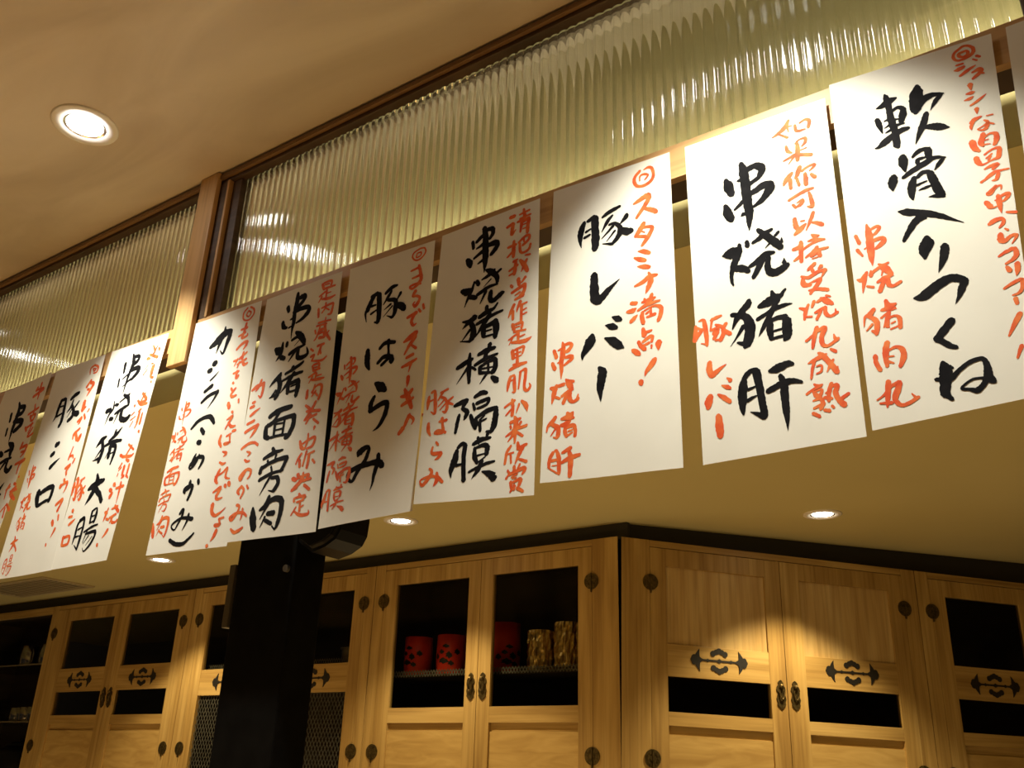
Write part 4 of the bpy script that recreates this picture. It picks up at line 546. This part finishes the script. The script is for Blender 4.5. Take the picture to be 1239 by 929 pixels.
    dict(o=(-0.6968, 1.0632), c=[(-1260, 30), (1260, -30), (1269, -6140), (-1449, -5986)], s={'k':'-557,-938,92 -613,-1077,147 -649,-1267,110 -622,-1476,15/-484,-935,73 -339,-893,128/-321,-917,164 -323,-1156,172 -316,-1413,179 -327,-1590,142/-522,-1162,64 -413,-1126,45/-558,-1279,64 -432,-1247,54/-160,-955,54 0,-883,99 212,-838,62/52,-983,53 -56,-1083,89 -182,-1276,18/-22,-1167,53 101,-1173,71 203,-1298,105 183,-1452,122 42,-1602,70/24,-1596,70 -167,-1534,14/65,-1215,71 -183,-1420,18/98,-1334,53 -79,-1509,18/346,-1068,88 328,-1116,105 222,-1214,35/202,-1351,122 338,-1433,156 439,-1449,120/-349,-2148,157 -350,-2357,182 -335,-2620,206 -284,-2719,137/-284,-2719,171 -163,-2634,153 -59,-2544,119 44,-2472,68 173,-2382,14/17,-3112,33 116,-3171,124 190,-3216,74/-128,-3239,17 -3,-3296,132 104,-3349,74/-401,-3383,118 -427,-3467,218 -496,-3582,184 -582,-3709,101 -600,-3803,33/-140,-3490,33 25,-3596,163 139,-3705,161 243,-3778,16/-263,-4042,73 -198,-4136,178 -216,-4290,177 -242,-4457,136 -236,-4599,64 -233,-4692,13',
        'r':'644,-213,62 537,-322,64 533,-450,64 617,-546,56 770,-558,63 909,-464,63 899,-257,56 816,-197,49 729,-219,27/637,-434,26 649,-327,32 744,-317,44 810,-371,39 739,-445,26/496,-895,35 625,-851,87 762,-810,104 812,-811,104/828,-853,86 722,-1012,86 547,-1220,52/720,-1066,52 852,-1139,85 948,-1218,85/694,-1377,85 624,-1476,102 520,-1600,68/675,-1458,51 856,-1511,67 785,-1670,84 647,-1833,59/520,-1600,43 719,-1666,67/607,-1506,34 705,-1574,25/561,-1927,17 676,-1964,83 789,-2034,66/483,-2040,34 589,-2099,83 703,-2161,66/544,-2239,17 666,-2277,83 779,-2320,66/476,-2623,33 624,-2591,74 773,-2518,81 918,-2520,48/759,-2430,41 803,-2577,97 750,-2711,89 690,-2826,19/402,-2943,65 499,-2970,73/316,-3093,49 430,-3100,89 496,-3068,24/384,-3308,65 459,-3254,73 517,-3205,19/612,-2985,40 757,-2977,80 870,-2959,40/809,-2877,64 755,-3041,80/662,-2934,48 707,-3044,64/527,-3126,40 674,-3068,64 835,-3047,56 962,-3042,32/622,-3184,64 603,-3276,80 632,-3397,72/655,-3161,32 848,-3116,40 972,-3182,71 967,-3309,78 916,-3423,63/784,-3131,40 779,-3291,48/685,-3233,40 766,-3191,40/699,-3302,40 747,-3298,48 858,-3280,63/620,-3506,63 640,-3639,95/642,-3591,63 784,-3580,39/605,-3763,47 733,-3693,63 796,-3708,62 777,-3798,47/526,-3736,63 571,-3826,71 648,-3908,70/602,-3834,47 730,-3802,47/775,-3860,39 773,-3915,31/410,-3866,63 489,-3932,94 543,-3977,63/908,-3846,123 905,-3923,77 902,-3985,15/827,-4145,92 746,-4241,92 665,-4330,61 632,-4407,15/551,-4489,92 565,-4538,77',
        's':'-1020,-3362,35 -1001,-3459,86 -1018,-3622,103 -1043,-3781,86 -1033,-3915,68 -1044,-4093,14/-984,-3430,52 -878,-3414,60 -825,-3468,68 -895,-3551,77 -965,-3568,52/-964,-3684,51 -842,-3680,77 -824,-3734,76 -894,-3783,59 -981,-3829,43/-1197,-3495,70 -1142,-3642,69/-1230,-3738,61 -1175,-3867,77/-1108,-3508,35 -1037,-3484,43/-1114,-3757,34 -1052,-3746,34/-1259,-4225,51 -1153,-4264,102/-1136,-4203,68 -1187,-4354,93 -1228,-4538,20/-1151,-4426,50 -1063,-4468,42/-1101,-4218,59 -978,-4204,67/-944,-4115,34 -874,-4211,117 -822,-4318,83/-909,-4155,50 -779,-4191,50/-788,-4341,33 -891,-4368,67 -1029,-4435,50/-908,-4396,83 -993,-4570,66/-873,-4371,100 -856,-4518,83 -787,-4580,57 -685,-4537,65/-702,-4518,49 -685,-4458,25/-1146,-4807,66 -1232,-4901,83 -1301,-4951,50 -1326,-5056,33/-1214,-4936,66 -1092,-5021,82 -1091,-5146,82 -1125,-5217,33/-1125,-5202,41 -1194,-5181,16/-1144,-5027,41 -1246,-5149,16/-906,-4775,66 -854,-4848,131 -795,-4781,49/-1025,-4862,49 -871,-4860,98 -769,-4887,32/-1041,-4984,57 -922,-4975,98 -854,-4910,65/-921,-4991,81 -955,-5108,73 -920,-5207,65/-904,-5040,65 -786,-5024,73 -744,-5116,64 -752,-5230,64/-887,-5121,32 -802,-5105,32/-920,-5207,40 -802,-5152,32/-1190,-5467,65 -1258,-5578,65 -1273,-5728,57/-1241,-5520,33 -1140,-5430,41/-1122,-5433,49 -1070,-5594,80 -1067,-5865,64/-1272,-5743,24 -1101,-5860,32/-1223,-5614,49 -1070,-5609,40/-1204,-5708,24 -1086,-5712,19/-1003,-5499,48 -835,-5436,72/-868,-5506,64 -834,-5632,95 -850,-5943,78/-1018,-5678,48 -851,-5614,79 -652,-5587,55'}),
    dict(o=(-0.4132, 1.057), c=[(-1272, 18), (1272, -18), (1249, -6059), (-1248, -6075)], s={'k':'-548,-982,79 -506,-1136,189 -458,-1316,125/-590,-1497,78 -550,-1679,170 -492,-1816,123/-253,-750,94 -226,-899,156 -212,-1110,171 -201,-1368,169 -189,-1590,167 -176,-1810,143 -192,-1985,90 -203,-2127,15/-168,-922,125 -33,-889,124 66,-936,154 104,-1011,138 51,-1126,107/50,-1142,76 -132,-1225,92/-329,-1083,62 -254,-1077,93/-273,-1342,62 -102,-1405,107 78,-1338,136 192,-1348,150 214,-1423,165 150,-1515,150 40,-1623,105 -95,-1691,60/-272,-1527,92 -428,-1638,46/-276,-1775,91 -321,-1800,30/-59,-2158,74 43,-2289,117 171,-2442,144 294,-2616,114/-162,-2381,59 -45,-2332,95 45,-2273,102 175,-2229,58/219,-2363,58 279,-2312,50/309,-2519,71 321,-2436,11/111,-2486,36 36,-2548,12/-265,-2323,74 -255,-2415,89/-691,-2468,45 -602,-2464,181 -500,-2464,225 -411,-2444,149/-397,-2337,60 -397,-2449,104 -450,-2576,126 -516,-2698,119 -565,-2873,74 -566,-2999,59 -543,-3076,29/-506,-2765,119 -366,-2808,132 -272,-2891,87/-252,-2811,58 -106,-2747,109 40,-2667,115 179,-2672,50/-20,-2726,116 -102,-2873,108 -198,-3030,79/77,-2726,86 51,-2873,107 69,-2987,128 161,-3045,141 286,-3007,126 371,-2964,98/322,-2911,84 330,-2828,11/-306,-3426,86 -331,-3488,128 -422,-3576,114 -529,-3698,100 -619,-3870,14/-608,-3609,87 -497,-3647,86 -390,-3706,114/-414,-3654,100 -328,-3811,169 -336,-4002,182 -382,-4167,167 -428,-4229,84/-412,-4189,112 -546,-4127,42/-429,-3860,85 -537,-4010,42 -667,-4163,9/78,-3369,56 99,-3450,98/-145,-3584,84 -19,-3552,154 121,-3501,153 244,-3483,55/219,-3469,69 300,-3387,41/173,-3530,83 80,-3668,97 1,-3809,97 -108,-3972,69 -186,-4099,17/-190,-3803,70 -34,-3741,76 133,-3683,83 268,-3668,68 380,-3670,20/10,-3856,97 -4,-4028,123 8,-4205,68/35,-3878,83 145,-3855,82 262,-3879,109/271,-3925,149 271,-4070,162 252,-4209,148 221,-4259,80/59,-4074,41 206,-4068,41/8,-4205,48 128,-4192,54 220,-4201,54/-481,-4749,69 -505,-4899,150 -534,-5104,149 -538,-5257,108 -533,-5368,40/-467,-4752,96 -380,-4672,89 -273,-4682,109/-274,-4696,136 -247,-4955,134 -225,-5168,120 -207,-5350,119 -196,-5461,105/-204,-5473,105 -291,-5415,79 -418,-5349,13/-430,-4972,54 -306,-4942,34/-457,-5155,67 -374,-5123,54 -292,-5098,20/-64,-4736,67 56,-4721,146 216,-4680,119 304,-4701,66/97,-4849,79 136,-4995,124 137,-5201,130 138,-5404,116 142,-5566,77 138,-5751,10/-118,-5066,93 4,-5022,105 137,-4982,118 291,-4981,91 414,-5028,51',
        'r':'635,-205,46 551,-334,84 414,-415,54 325,-447,23/456,-433,31 589,-550,45/614,-439,23 608,-341,31 680,-338,23/729,-350,45 752,-481,53 891,-497,30/808,-341,30 909,-307,45 974,-361,60 948,-487,52/546,-712,45 565,-821,60 630,-882,30/701,-724,30 776,-670,30 873,-677,52 866,-759,52 804,-818,30/733,-686,37 729,-871,74 711,-1065,59/763,-885,22 882,-875,22/479,-990,30 609,-958,52 710,-931,59/555,-1087,15 665,-963,45/748,-963,59 948,-1044,58/593,-1277,59 501,-1366,74 445,-1444,44/732,-1207,73 687,-1322,73 638,-1402,29/758,-1300,44 873,-1246,36 981,-1256,51 877,-1346,17/806,-1368,58 806,-1580,72/898,-1411,43 958,-1491,72/436,-1472,22 515,-1370,59/556,-1385,59 553,-1565,58/818,-1453,65 800,-1576,65/664,-1410,44 692,-1552,51/491,-1786,36 648,-1730,51 802,-1690,57 910,-1690,36/837,-1752,43 857,-1887,64 864,-2017,64 785,-2004,21/557,-1891,43 599,-1962,43/620,-1881,17 718,-1853,57 685,-1921,64 600,-1954,29/560,-2163,64 568,-2292,78 588,-2362,71/654,-2243,28 714,-2248,28/539,-2455,49 641,-2380,85 728,-2315,35/865,-2143,56 813,-2266,56 722,-2438,17/821,-2316,28 922,-2367,62 989,-2420,62/618,-2621,56 621,-2729,70/799,-2542,28 847,-2588,69 912,-2595,28/736,-2644,28 841,-2648,55 994,-2690,27/629,-2778,35 782,-2705,41 994,-2690,20/487,-2724,56 596,-2705,70 641,-2658,42/614,-2664,70 603,-2845,69 597,-2980,55/481,-2929,28 579,-2883,62/668,-2927,28 793,-2860,55 866,-2792,55/860,-2851,55 1029,-2852,34/760,-2925,55 857,-2880,82 900,-2969,54/768,-2981,21 900,-2969,20/798,-3073,54 699,-3147,48 671,-3169,14/739,-3144,54 758,-3210,54/846,-3177,27 894,-3147,61/571,-3243,34 685,-3292,54 834,-3233,54 949,-3238,67/949,-3238,54 874,-3348,16/594,-3280,55 596,-3400,81 697,-3429,54/661,-3404,20 780,-3380,40 858,-3373,54 798,-3459,60 682,-3586,40/662,-3522,27 803,-3533,53 951,-3590,59/493,-3789,34 567,-3831,60/632,-3762,40 574,-3891,60 550,-4007,33/580,-3965,33 668,-3981,33/725,-3730,53 684,-3820,40/768,-3756,40 848,-3721,53/825,-3700,33 907,-3766,92 993,-3847,52/916,-3682,40 975,-3713,26/724,-3931,40 857,-3881,46/815,-3913,46 738,-4049,46/883,-3874,52 883,-3989,59 952,-4050,45 1057,-4007,45/1032,-4000,32 1032,-3944,16/724,-4187,65 672,-4329,65 628,-4514,39/540,-4373,39 662,-4298,39/731,-4245,52 847,-4218,65 784,-4343,71 782,-4482,64 864,-4529,45 1021,-4444,51/973,-4432,51 962,-4360,19/894,-4592,38 962,-4649,51/705,-4615,39 762,-4669,77 858,-4815,76 950,-4984,75/541,-4749,26 645,-4711,58 749,-4680,64 825,-4657,25/631,-4735,51 594,-4850,45 560,-5006,32/659,-4824,26 733,-4827,32 718,-4919,32 647,-4944,25/912,-4773,38 852,-4868,44 801,-4951,15/951,-4971,50 966,-4894,19/593,-5108,32 651,-5147,50 714,-5134,25/467,-5243,38 586,-5180,38 699,-5158,25/569,-5224,38 611,-5299,75/581,-5226,25 694,-5210,38 674,-5286,50 609,-5312,38/554,-5368,25 668,-5338,63/668,-5338,50 695,-5436,62 650,-5519,50/555,-5487,38 681,-5446,44/847,-5149,62 797,-5272,62 782,-5414,50/728,-5350,50 834,-5385,37/747,-5288,25 812,-5248,37/843,-5188,37 927,-5193,62 891,-5305,74 926,-5417,74 998,-5523,85/950,-5422,49 1076,-5356,49/535,-5562,50 626,-5632,50/708,-5544,49 778,-5570,55/821,-5501,43 842,-5531,37',
        's':'-1249,-3647,45 -1256,-3783,74 -1278,-3915,74/-1277,-3900,74 -1136,-3737,59/-1250,-3662,37 -1151,-3741,44/-1185,-3571,30 -1111,-3567,52 -1087,-3658,74 -1069,-3846,73 -1066,-4043,51/-1065,-4028,36 -1164,-3989,18/-982,-3609,29 -893,-3586,59 -791,-3568,36/-951,-3586,44 -992,-3774,29/-900,-3707,37 -790,-3781,58 -769,-3892,72 -833,-4010,65/-993,-3789,37 -863,-3792,73 -939,-3863,73/-945,-3953,58 -866,-3852,58/-918,-3989,36 -818,-3999,43/-715,-3732,58 -777,-3799,58/-780,-3844,72 -658,-3935,64/-1041,-4362,79 -1050,-4507,100 -1013,-4603,85/-998,-4592,85 -880,-4516,57 -763,-4455,14/-765,-4693,21 -707,-4749,69/-863,-4801,14 -776,-4848,69 -716,-4883,41/-1062,-4953,98 -1097,-5060,119 -1109,-5143,70/-935,-4943,21 -842,-5012,76 -738,-5111,62/-945,-5316,96 -937,-5513,123 -932,-5652,95'}),
    dict(o=(-0.1542, 1.0704), c=[(-1225, 76), (1225, -76), (893, -6015), (-1257, -6115)], s={'k':'-401,-505,28 -386,-587,97 -368,-744,97 -367,-941,110 -353,-1126,122 -335,-1278,108 -339,-1499,120 -323,-1569,67/-557,-725,21 -452,-706,111 -332,-661,124 -241,-645,41/-320,-864,55 -240,-834,68 -172,-881,81/-162,-902,95 -190,-1019,122 -231,-1146,67/-341,-1034,55 -257,-1055,27/-465,-1013,27 -361,-993,68/-320,-1156,68 -184,-1166,27/-481,-1143,14 -389,-1110,54/-468,-1238,27 -363,-1202,68/-138,-1282,67 -249,-1283,101 -406,-1344,122 -515,-1411,122 -609,-1460,61 -660,-1460,20/-570,-934,83 -547,-1059,90 -517,-1225,16/81,-571,95 64,-694,202 31,-842,202 11,-995,160 5,-1040,93/44,-929,161 153,-849,133 277,-825,93 428,-862,33/403,-867,53 308,-951,79 216,-1086,13/146,-1119,79 96,-1256,105 13,-1426,92 -73,-1609,13/93,-1366,66 197,-1394,111 308,-1450,123 428,-1509,15/-289,-1770,119 -293,-1892,138 -283,-2050,26/-464,-2088,132 -491,-2200,144 -499,-2311,39/-151,-1833,39 -70,-1765,78 28,-1751,71 94,-1785,90/81,-1795,116 70,-1914,103/-98,-1969,65 -77,-1901,65 19,-1901,32/-325,-2141,65 -184,-2073,91 -8,-2005,103 141,-1957,77 296,-2012,25/274,-2003,38 206,-2074,76 122,-2170,19/-177,-2198,77 -217,-2318,128 -247,-2457,115 -242,-2578,32/-131,-2215,64 -52,-2155,77 40,-2175,76/49,-2194,102 84,-2357,126 128,-2537,137 181,-2645,74/188,-2676,37 92,-2627,75 -21,-2607,15/-149,-2344,51 -10,-2321,25/-139,-2445,19 -55,-2432,51 40,-2423,38/-472,-2710,26 -359,-2758,127 -214,-2816,113 -50,-2896,106 108,-2994,86 230,-3087,48 371,-3189,10/-131,-2896,150 -256,-2955,125 -368,-3091,94 -458,-3235,56/-150,-3279,98 -157,-3376,196 -202,-3489,171 -213,-3612,49/71,-3485,114 56,-3585,126 16,-3711,108 -66,-3892,10/-444,-4211,36 -314,-4214,155 -130,-4104,154 36,-4031,141 163,-4055,128 261,-4124,93/239,-4131,116 190,-4237,104 142,-4343,63 78,-4444,9/-12,-4689,121 -95,-4778,121 -224,-4914,115 -248,-4928,81/-246,-4914,92 -187,-4961,98 -84,-5064,85 -5,-5108,62/-214,-5294,68 -196,-5392,158 -203,-5516,168 -229,-5660,145 -245,-5768,133/-213,-5799,89 -169,-5857,55/-141,-5380,79 -101,-5401,45/-333,-5525,57 -210,-5564,90/-215,-5601,78 -135,-5556,78 -37,-5466,67 103,-5373,66 243,-5343,66 308,-5384,76 324,-5510,103 320,-5632,119 369,-5703,91/285,-5660,86 233,-5734,76 152,-5790,87 65,-5759,49 -29,-5727,44 15,-5675,33 127,-5620,38 249,-5628,43',
        'r':'821,-123,40 692,-191,42 662,-275,42 704,-353,37 809,-364,42 921,-322,55 951,-239,50 899,-155,39 821,-123,40/758,-232,46 734,-270,46 791,-323,37 866,-295,46 853,-230,39 758,-232,40/969,-387,39 1015,-426,39/916,-426,26 967,-475,26/679,-439,33 773,-444,33/631,-522,11 690,-526,65 775,-510,52/701,-653,39 820,-597,52 931,-555,19/868,-668,26 963,-650,64 990,-696,64 861,-785,38/986,-725,38 1022,-751,25/807,-872,77 807,-974,13/733,-1019,26 801,-1027,57 847,-1025,19/688,-1125,13 764,-1120,51 812,-1103,25/755,-1249,25 865,-1205,44 990,-1130,10/828,-1336,63 820,-1425,15/708,-1560,38 771,-1518,63 865,-1498,25/773,-1504,38 711,-1615,44 706,-1681,12/935,-1514,19 1017,-1527,25/892,-1578,25 933,-1634,49 896,-1725,49 833,-1736,31 788,-1701,19 859,-1678,19 931,-1649,31 1007,-1694,24/844,-1808,62 794,-1952,74 812,-2012,37/851,-1871,31 934,-1839,31 1005,-1876,61 995,-1976,67 956,-2049,48/842,-1927,24 898,-1928,15/831,-1998,24 906,-2014,15/680,-1890,87 696,-2002,86 751,-2084,37/690,-2186,73 710,-2275,73 757,-2330,36 860,-2305,24 961,-2287,48/804,-2172,30 911,-2120,30 998,-2126,54 995,-2212,66 966,-2289,60/815,-2243,24 900,-2189,24/841,-2283,30 883,-2226,24/766,-2414,24 868,-2388,48 943,-2396,54 869,-2454,36/763,-2572,30 870,-2513,48 958,-2510,36 1069,-2518,24/690,-2616,36 784,-2572,30 878,-2536,24/930,-2549,53 889,-2634,47 828,-2639,12/866,-2740,35 780,-2807,47 743,-2836,47 784,-2851,35 862,-2766,30 928,-2756,29 918,-2823,14/867,-2903,47 866,-3008,70 863,-3091,58 864,-3203,9/877,-2942,35 956,-2915,47 1007,-2926,46 965,-2988,46 911,-3025,23/701,-2963,59 742,-3048,71 779,-3082,29 823,-3077,18/818,-2977,23 850,-2974,23/685,-3335,47 767,-3294,70 861,-3299,46 861,-3368,46 798,-3429,23/928,-3212,29 1043,-3252,46/866,-3465,23 897,-3496,34/797,-3531,57 789,-3617,91/774,-3639,57 834,-3659,57 916,-3605,45 988,-3608,45 957,-3672,28 912,-3724,11/720,-3876,28 805,-3836,45 914,-3804,51/934,-3811,56 939,-3905,62 887,-3969,50 786,-4017,28/794,-4065,45 819,-4132,67/925,-4047,67 913,-4148,61 884,-4231,11/705,-4386,28 805,-4337,44 913,-4304,44 940,-4325,55 921,-4435,44 870,-4498,38 791,-4514,22/818,-4566,55 824,-4651,44/834,-4804,65 745,-4944,59 649,-5101,22/774,-5274,53 697,-5438,27',
        's':'-950,-2776,26 -937,-2929,92 -936,-3122,104 -944,-3339,90 -946,-3511,10/-895,-2884,39 -818,-2858,52 -773,-2895,52 -844,-2975,45 -895,-2988,26/-895,-3091,52 -784,-3076,64 -726,-3103,51 -758,-3165,77 -864,-3233,45/-1129,-2925,53 -1090,-3072,52/-1134,-3176,52 -1068,-3300,32/-1030,-3194,20 -978,-3167,26/-1192,-3682,26 -1115,-3704,77 -1042,-3597,45/-1048,-3596,38 -1097,-3753,57 -1135,-3926,13/-1064,-3834,32 -972,-3874,38/-980,-3587,26 -990,-3670,64/-960,-3622,51 -857,-3568,44/-861,-3509,25 -787,-3589,101 -727,-3678,88 -689,-3746,44/-782,-3548,51 -719,-3524,32/-819,-3650,25 -839,-3715,19/-910,-3808,38 -810,-3767,63 -713,-3753,50/-813,-3794,63 -894,-3967,63/-765,-3794,75 -755,-3895,62 -688,-3929,49 -590,-3888,49/-1017,-4238,62 -1091,-4315,75 -1154,-4339,38 -1183,-4483,15/-1095,-4341,50 -1009,-4419,74 -1001,-4544,74 -1025,-4646,49/-1076,-4579,37 -1022,-4620,61/-1063,-4473,37 -1156,-4559,19/-832,-4137,49 -812,-4253,98/-812,-4253,111 -704,-4227,37/-909,-4281,43 -768,-4278,86 -708,-4308,24/-931,-4406,31 -811,-4335,37/-811,-4335,49 -848,-4448,61 -910,-4567,18/-834,-4425,43 -860,-4540,61 -841,-4572,36/-822,-4428,37 -728,-4419,36 -679,-4479,60 -686,-4625,54/-800,-4528,24 -746,-4509,24/-823,-4617,24 -716,-4591,24/-894,-4812,72 -938,-4974,84 -941,-5184,48/-912,-4954,30 -792,-4910,42 -708,-4964,71 -701,-5083,77 -765,-5224,53/-900,-5036,24 -832,-5046,24/-932,-5108,48 -846,-5154,24/-1084,-4986,61 -1081,-5099,60 -1038,-5221,60/-954,-5421,71 -984,-5614,70 -1013,-5798,29/-924,-5498,47 -1041,-5615,35 -1140,-5671,18/-1107,-5729,24 -945,-5749,52/-901,-5491,47 -807,-5460,58 -843,-5567,82 -895,-5708,70 -819,-5812,52 -695,-5787,51 -589,-5734,46/-631,-5725,34 -668,-5667,17'}),
    dict(o=(0.1044, 1.0654), c=[(-1158, -9), (1158, 9), (625, -5829), (-1502, -5901)], s={}),
]
# ------------------------------------------------------------------ paper banners: sheet plus brush lettering, strokes in 0.1 mm on the sheet
LABELS = [
    'paper banner cut by the left frame edge, with the black characters 串烧',
    'second paper banner from the left, black characters 豚シロ',
    'paper banner just left of the wooden post, black characters 串烧猪大腸',
    'paper banner just right of the wooden post, black characters カシラ and (こめかみ)',
    'shaded paper banner in front of the black column, black characters 串烧猪面旁肉',
    'dim shaded paper banner with the black characters 豚はらみ',
    'paper banner with the long black column 串烧猪横隔膜',
    'bright paper banner with the black characters 豚レバー and a large empty lower half',
    'bright paper banner with the black characters 串烧猪肝 and orange column on its right',
    'largest nearest paper banner with the black characters 軟骨入りつくね',
    'paper banner cut by the right frame edge, only its blank left margin showing']
YB = 1.292
def banner(i, d):
    (ax, az), (bx, bz), (cx, cz), (dx, dz) = [(p[0] * 1e-4, p[1] * 1e-4) for p in d['c']]
    rnd = random.Random(i * 13 + 5); A1, A2, A3 = rnd.uniform(-.004, .004), rnd.uniform(-.003, .003), rnd.uniform(0, 6)
    off = -.0022 if i in (2, 4, 6) else 0.0
    top = max(az, bz); bot = min(cz, dz); mid = (ax + bx) / 2
    def yy(x, z):
        v = (top - z) / (top - bot); u = (x - mid) / .26
        return off * min(1, v * 3 + .2) - v * v * (.004 + A1 * math.sin(3.0 * u + A3)) - v * A2 * math.cos(5 * u + A3 + 2 * v) * .6
    o_ = Vector((d['o'][0], YB, d['o'][1] + ZC))
    bm = bmesh.new(); nu, nv = 14, 28; g = []; 
    for layer in (0, .00035):
        gg = []
        for j in range(nv + 1):
            v = j / nv; row = []
            for k in range(nu + 1):
                u = k / nu
                x = (ax * (1 - u) + bx * u) * (1 - v) + (dx * (1 - u) + cx * u) * v
                z = (az * (1 - u) + bz * u) * (1 - v) + (dz * (1 - u) + cz * u) * v
                row.append(bm.verts.new((x, yy(x, z) + layer, z)))
            gg.append(row)
        g.append(gg)
    F, Bk = g
    for j in range(nv):
        for k in range(nu):
            bm.faces.new((F[j][k], F[j + 1][k], F[j + 1][k + 1], F[j][k + 1])); bm.faces.new((Bk[j][k], Bk[j][k + 1], Bk[j + 1][k + 1], Bk[j + 1][k]))
    for j in range(nv):
        bm.faces.new((F[j][0], Bk[j][0], Bk[j + 1][0], F[j + 1][0])); bm.faces.new((F[j][nu], F[j + 1][nu], Bk[j + 1][nu], Bk[j][nu]))
    for k in range(nu):
        bm.faces.new((F[0][k], F[0][k + 1], Bk[0][k + 1], Bk[0][k])); bm.faces.new((F[nv][k], Bk[nv][k], Bk[nv][k + 1], F[nv][k + 1]))
    o = obj('paper_banner', bm, M['paper']); o.location = o_
    tag(o, LABELS[i], 'banner', 'handwritten paper banners on the rail')
    names = {'k': ('black_lettering', 'ink', 'large black brush characters'), 'r': ('red_lettering', 'red', 'vermilion brush column on the right'), 's': ('red_lettering', 'red', 'vermilion brush column on the left')}
    for part, txt in d['s'].items():
        bm = bmesh.new(); nm, mk, lb = names[part]
        for si, st in enumerate(txt.split('/')):
            P = [tuple(float(q) * 1e-4 for q in p.split(',')) for p in st.split()]
            if len(P) == 1: P = P * 2
            if part != 'k': P = [(a, b, c * 1.13) for a, b, c in P]
            # Catmull-Rom through the traced points
            pts = []
            for a in range(len(P) - 1):
                p0, p1, p2, p3 = P[max(a - 1, 0)], P[a], P[a + 1], P[min(a + 2, len(P) - 1)]
                for k in range(5):
                    t = k / 5
                    pts.append(tuple(.5 * (2 * p1[q] + (p2[q] - p0[q]) * t + (2 * p0[q] - 5 * p1[q] + 4 * p2[q] - p3[q]) * t * t + (3 * p1[q] - p0[q] - 3 * p2[q] + p3[q]) * t ** 3) for q in range(3)))
            pts.append(P[-1])
            rn = random.Random(si * 7 + i)
            lift = -.00030 - (si % 23) * .000008
            L = []; Rr = []
            n = len(pts)
            for a, (x, z, w) in enumerate(pts):
                b0, b1 = pts[max(a - 1, 0)], pts[min(a + 1, n - 1)]
                tx, tz = b1[0] - b0[0], b1[1] - b0[1]; l = math.hypot(tx, tz) or 1e-6
                nx, nz = -tz / l, tx / l; h = max(w, .0002) / 2
                e1, e2 = h * (1 + rn.uniform(-.10, .10)), h * (1 + rn.uniform(-.10, .10))
                L.append((x + nx * e1, z + nz * e1)); Rr.append((x - nx * e2, z - nz * e2))
            def V(p): return bm.verts.new((p[0], yy(p[0], p[1]) + lift, p[1]))
            lv = [V(p) for p in L]; rv = [V(p) for p in Rr]
            for a in range(n - 1):
                try: bm.faces.new((lv[a], rv[a], rv[a + 1], lv[a + 1]))
                except ValueError: pass
            for end in (0, n - 1):
                x, z, w = pts[end]
                if w < .0007: continue
                j = 1 if end == 0 else n - 2
                tx, tz = x - pts[j][0], z - pts[j][1]
                a0 = math.atan2(tz, tx)
                c = V((x, z)); ring = []
                for k in range(9):
                    a = a0 - math.pi / 2 + math.pi * k / 8; rr = w / 2 * (1 + rn.uniform(-.08, .08)) * (1 if k in (0, 8) else .82)
                    ring.append(V((x + rr * math.cos(a), z + rr * math.sin(a))))
                for k in range(8): bm.faces.new((c, ring[k], ring[k + 1]))
        for f in bm.faces:
            f.normal_update()
            if f.normal.y > 0: f.normal_flip()
        obj(nm, bm, M[mk], o, label=lb)
    return o
for i, d in enumerate(BANNERS): banner(i, d)
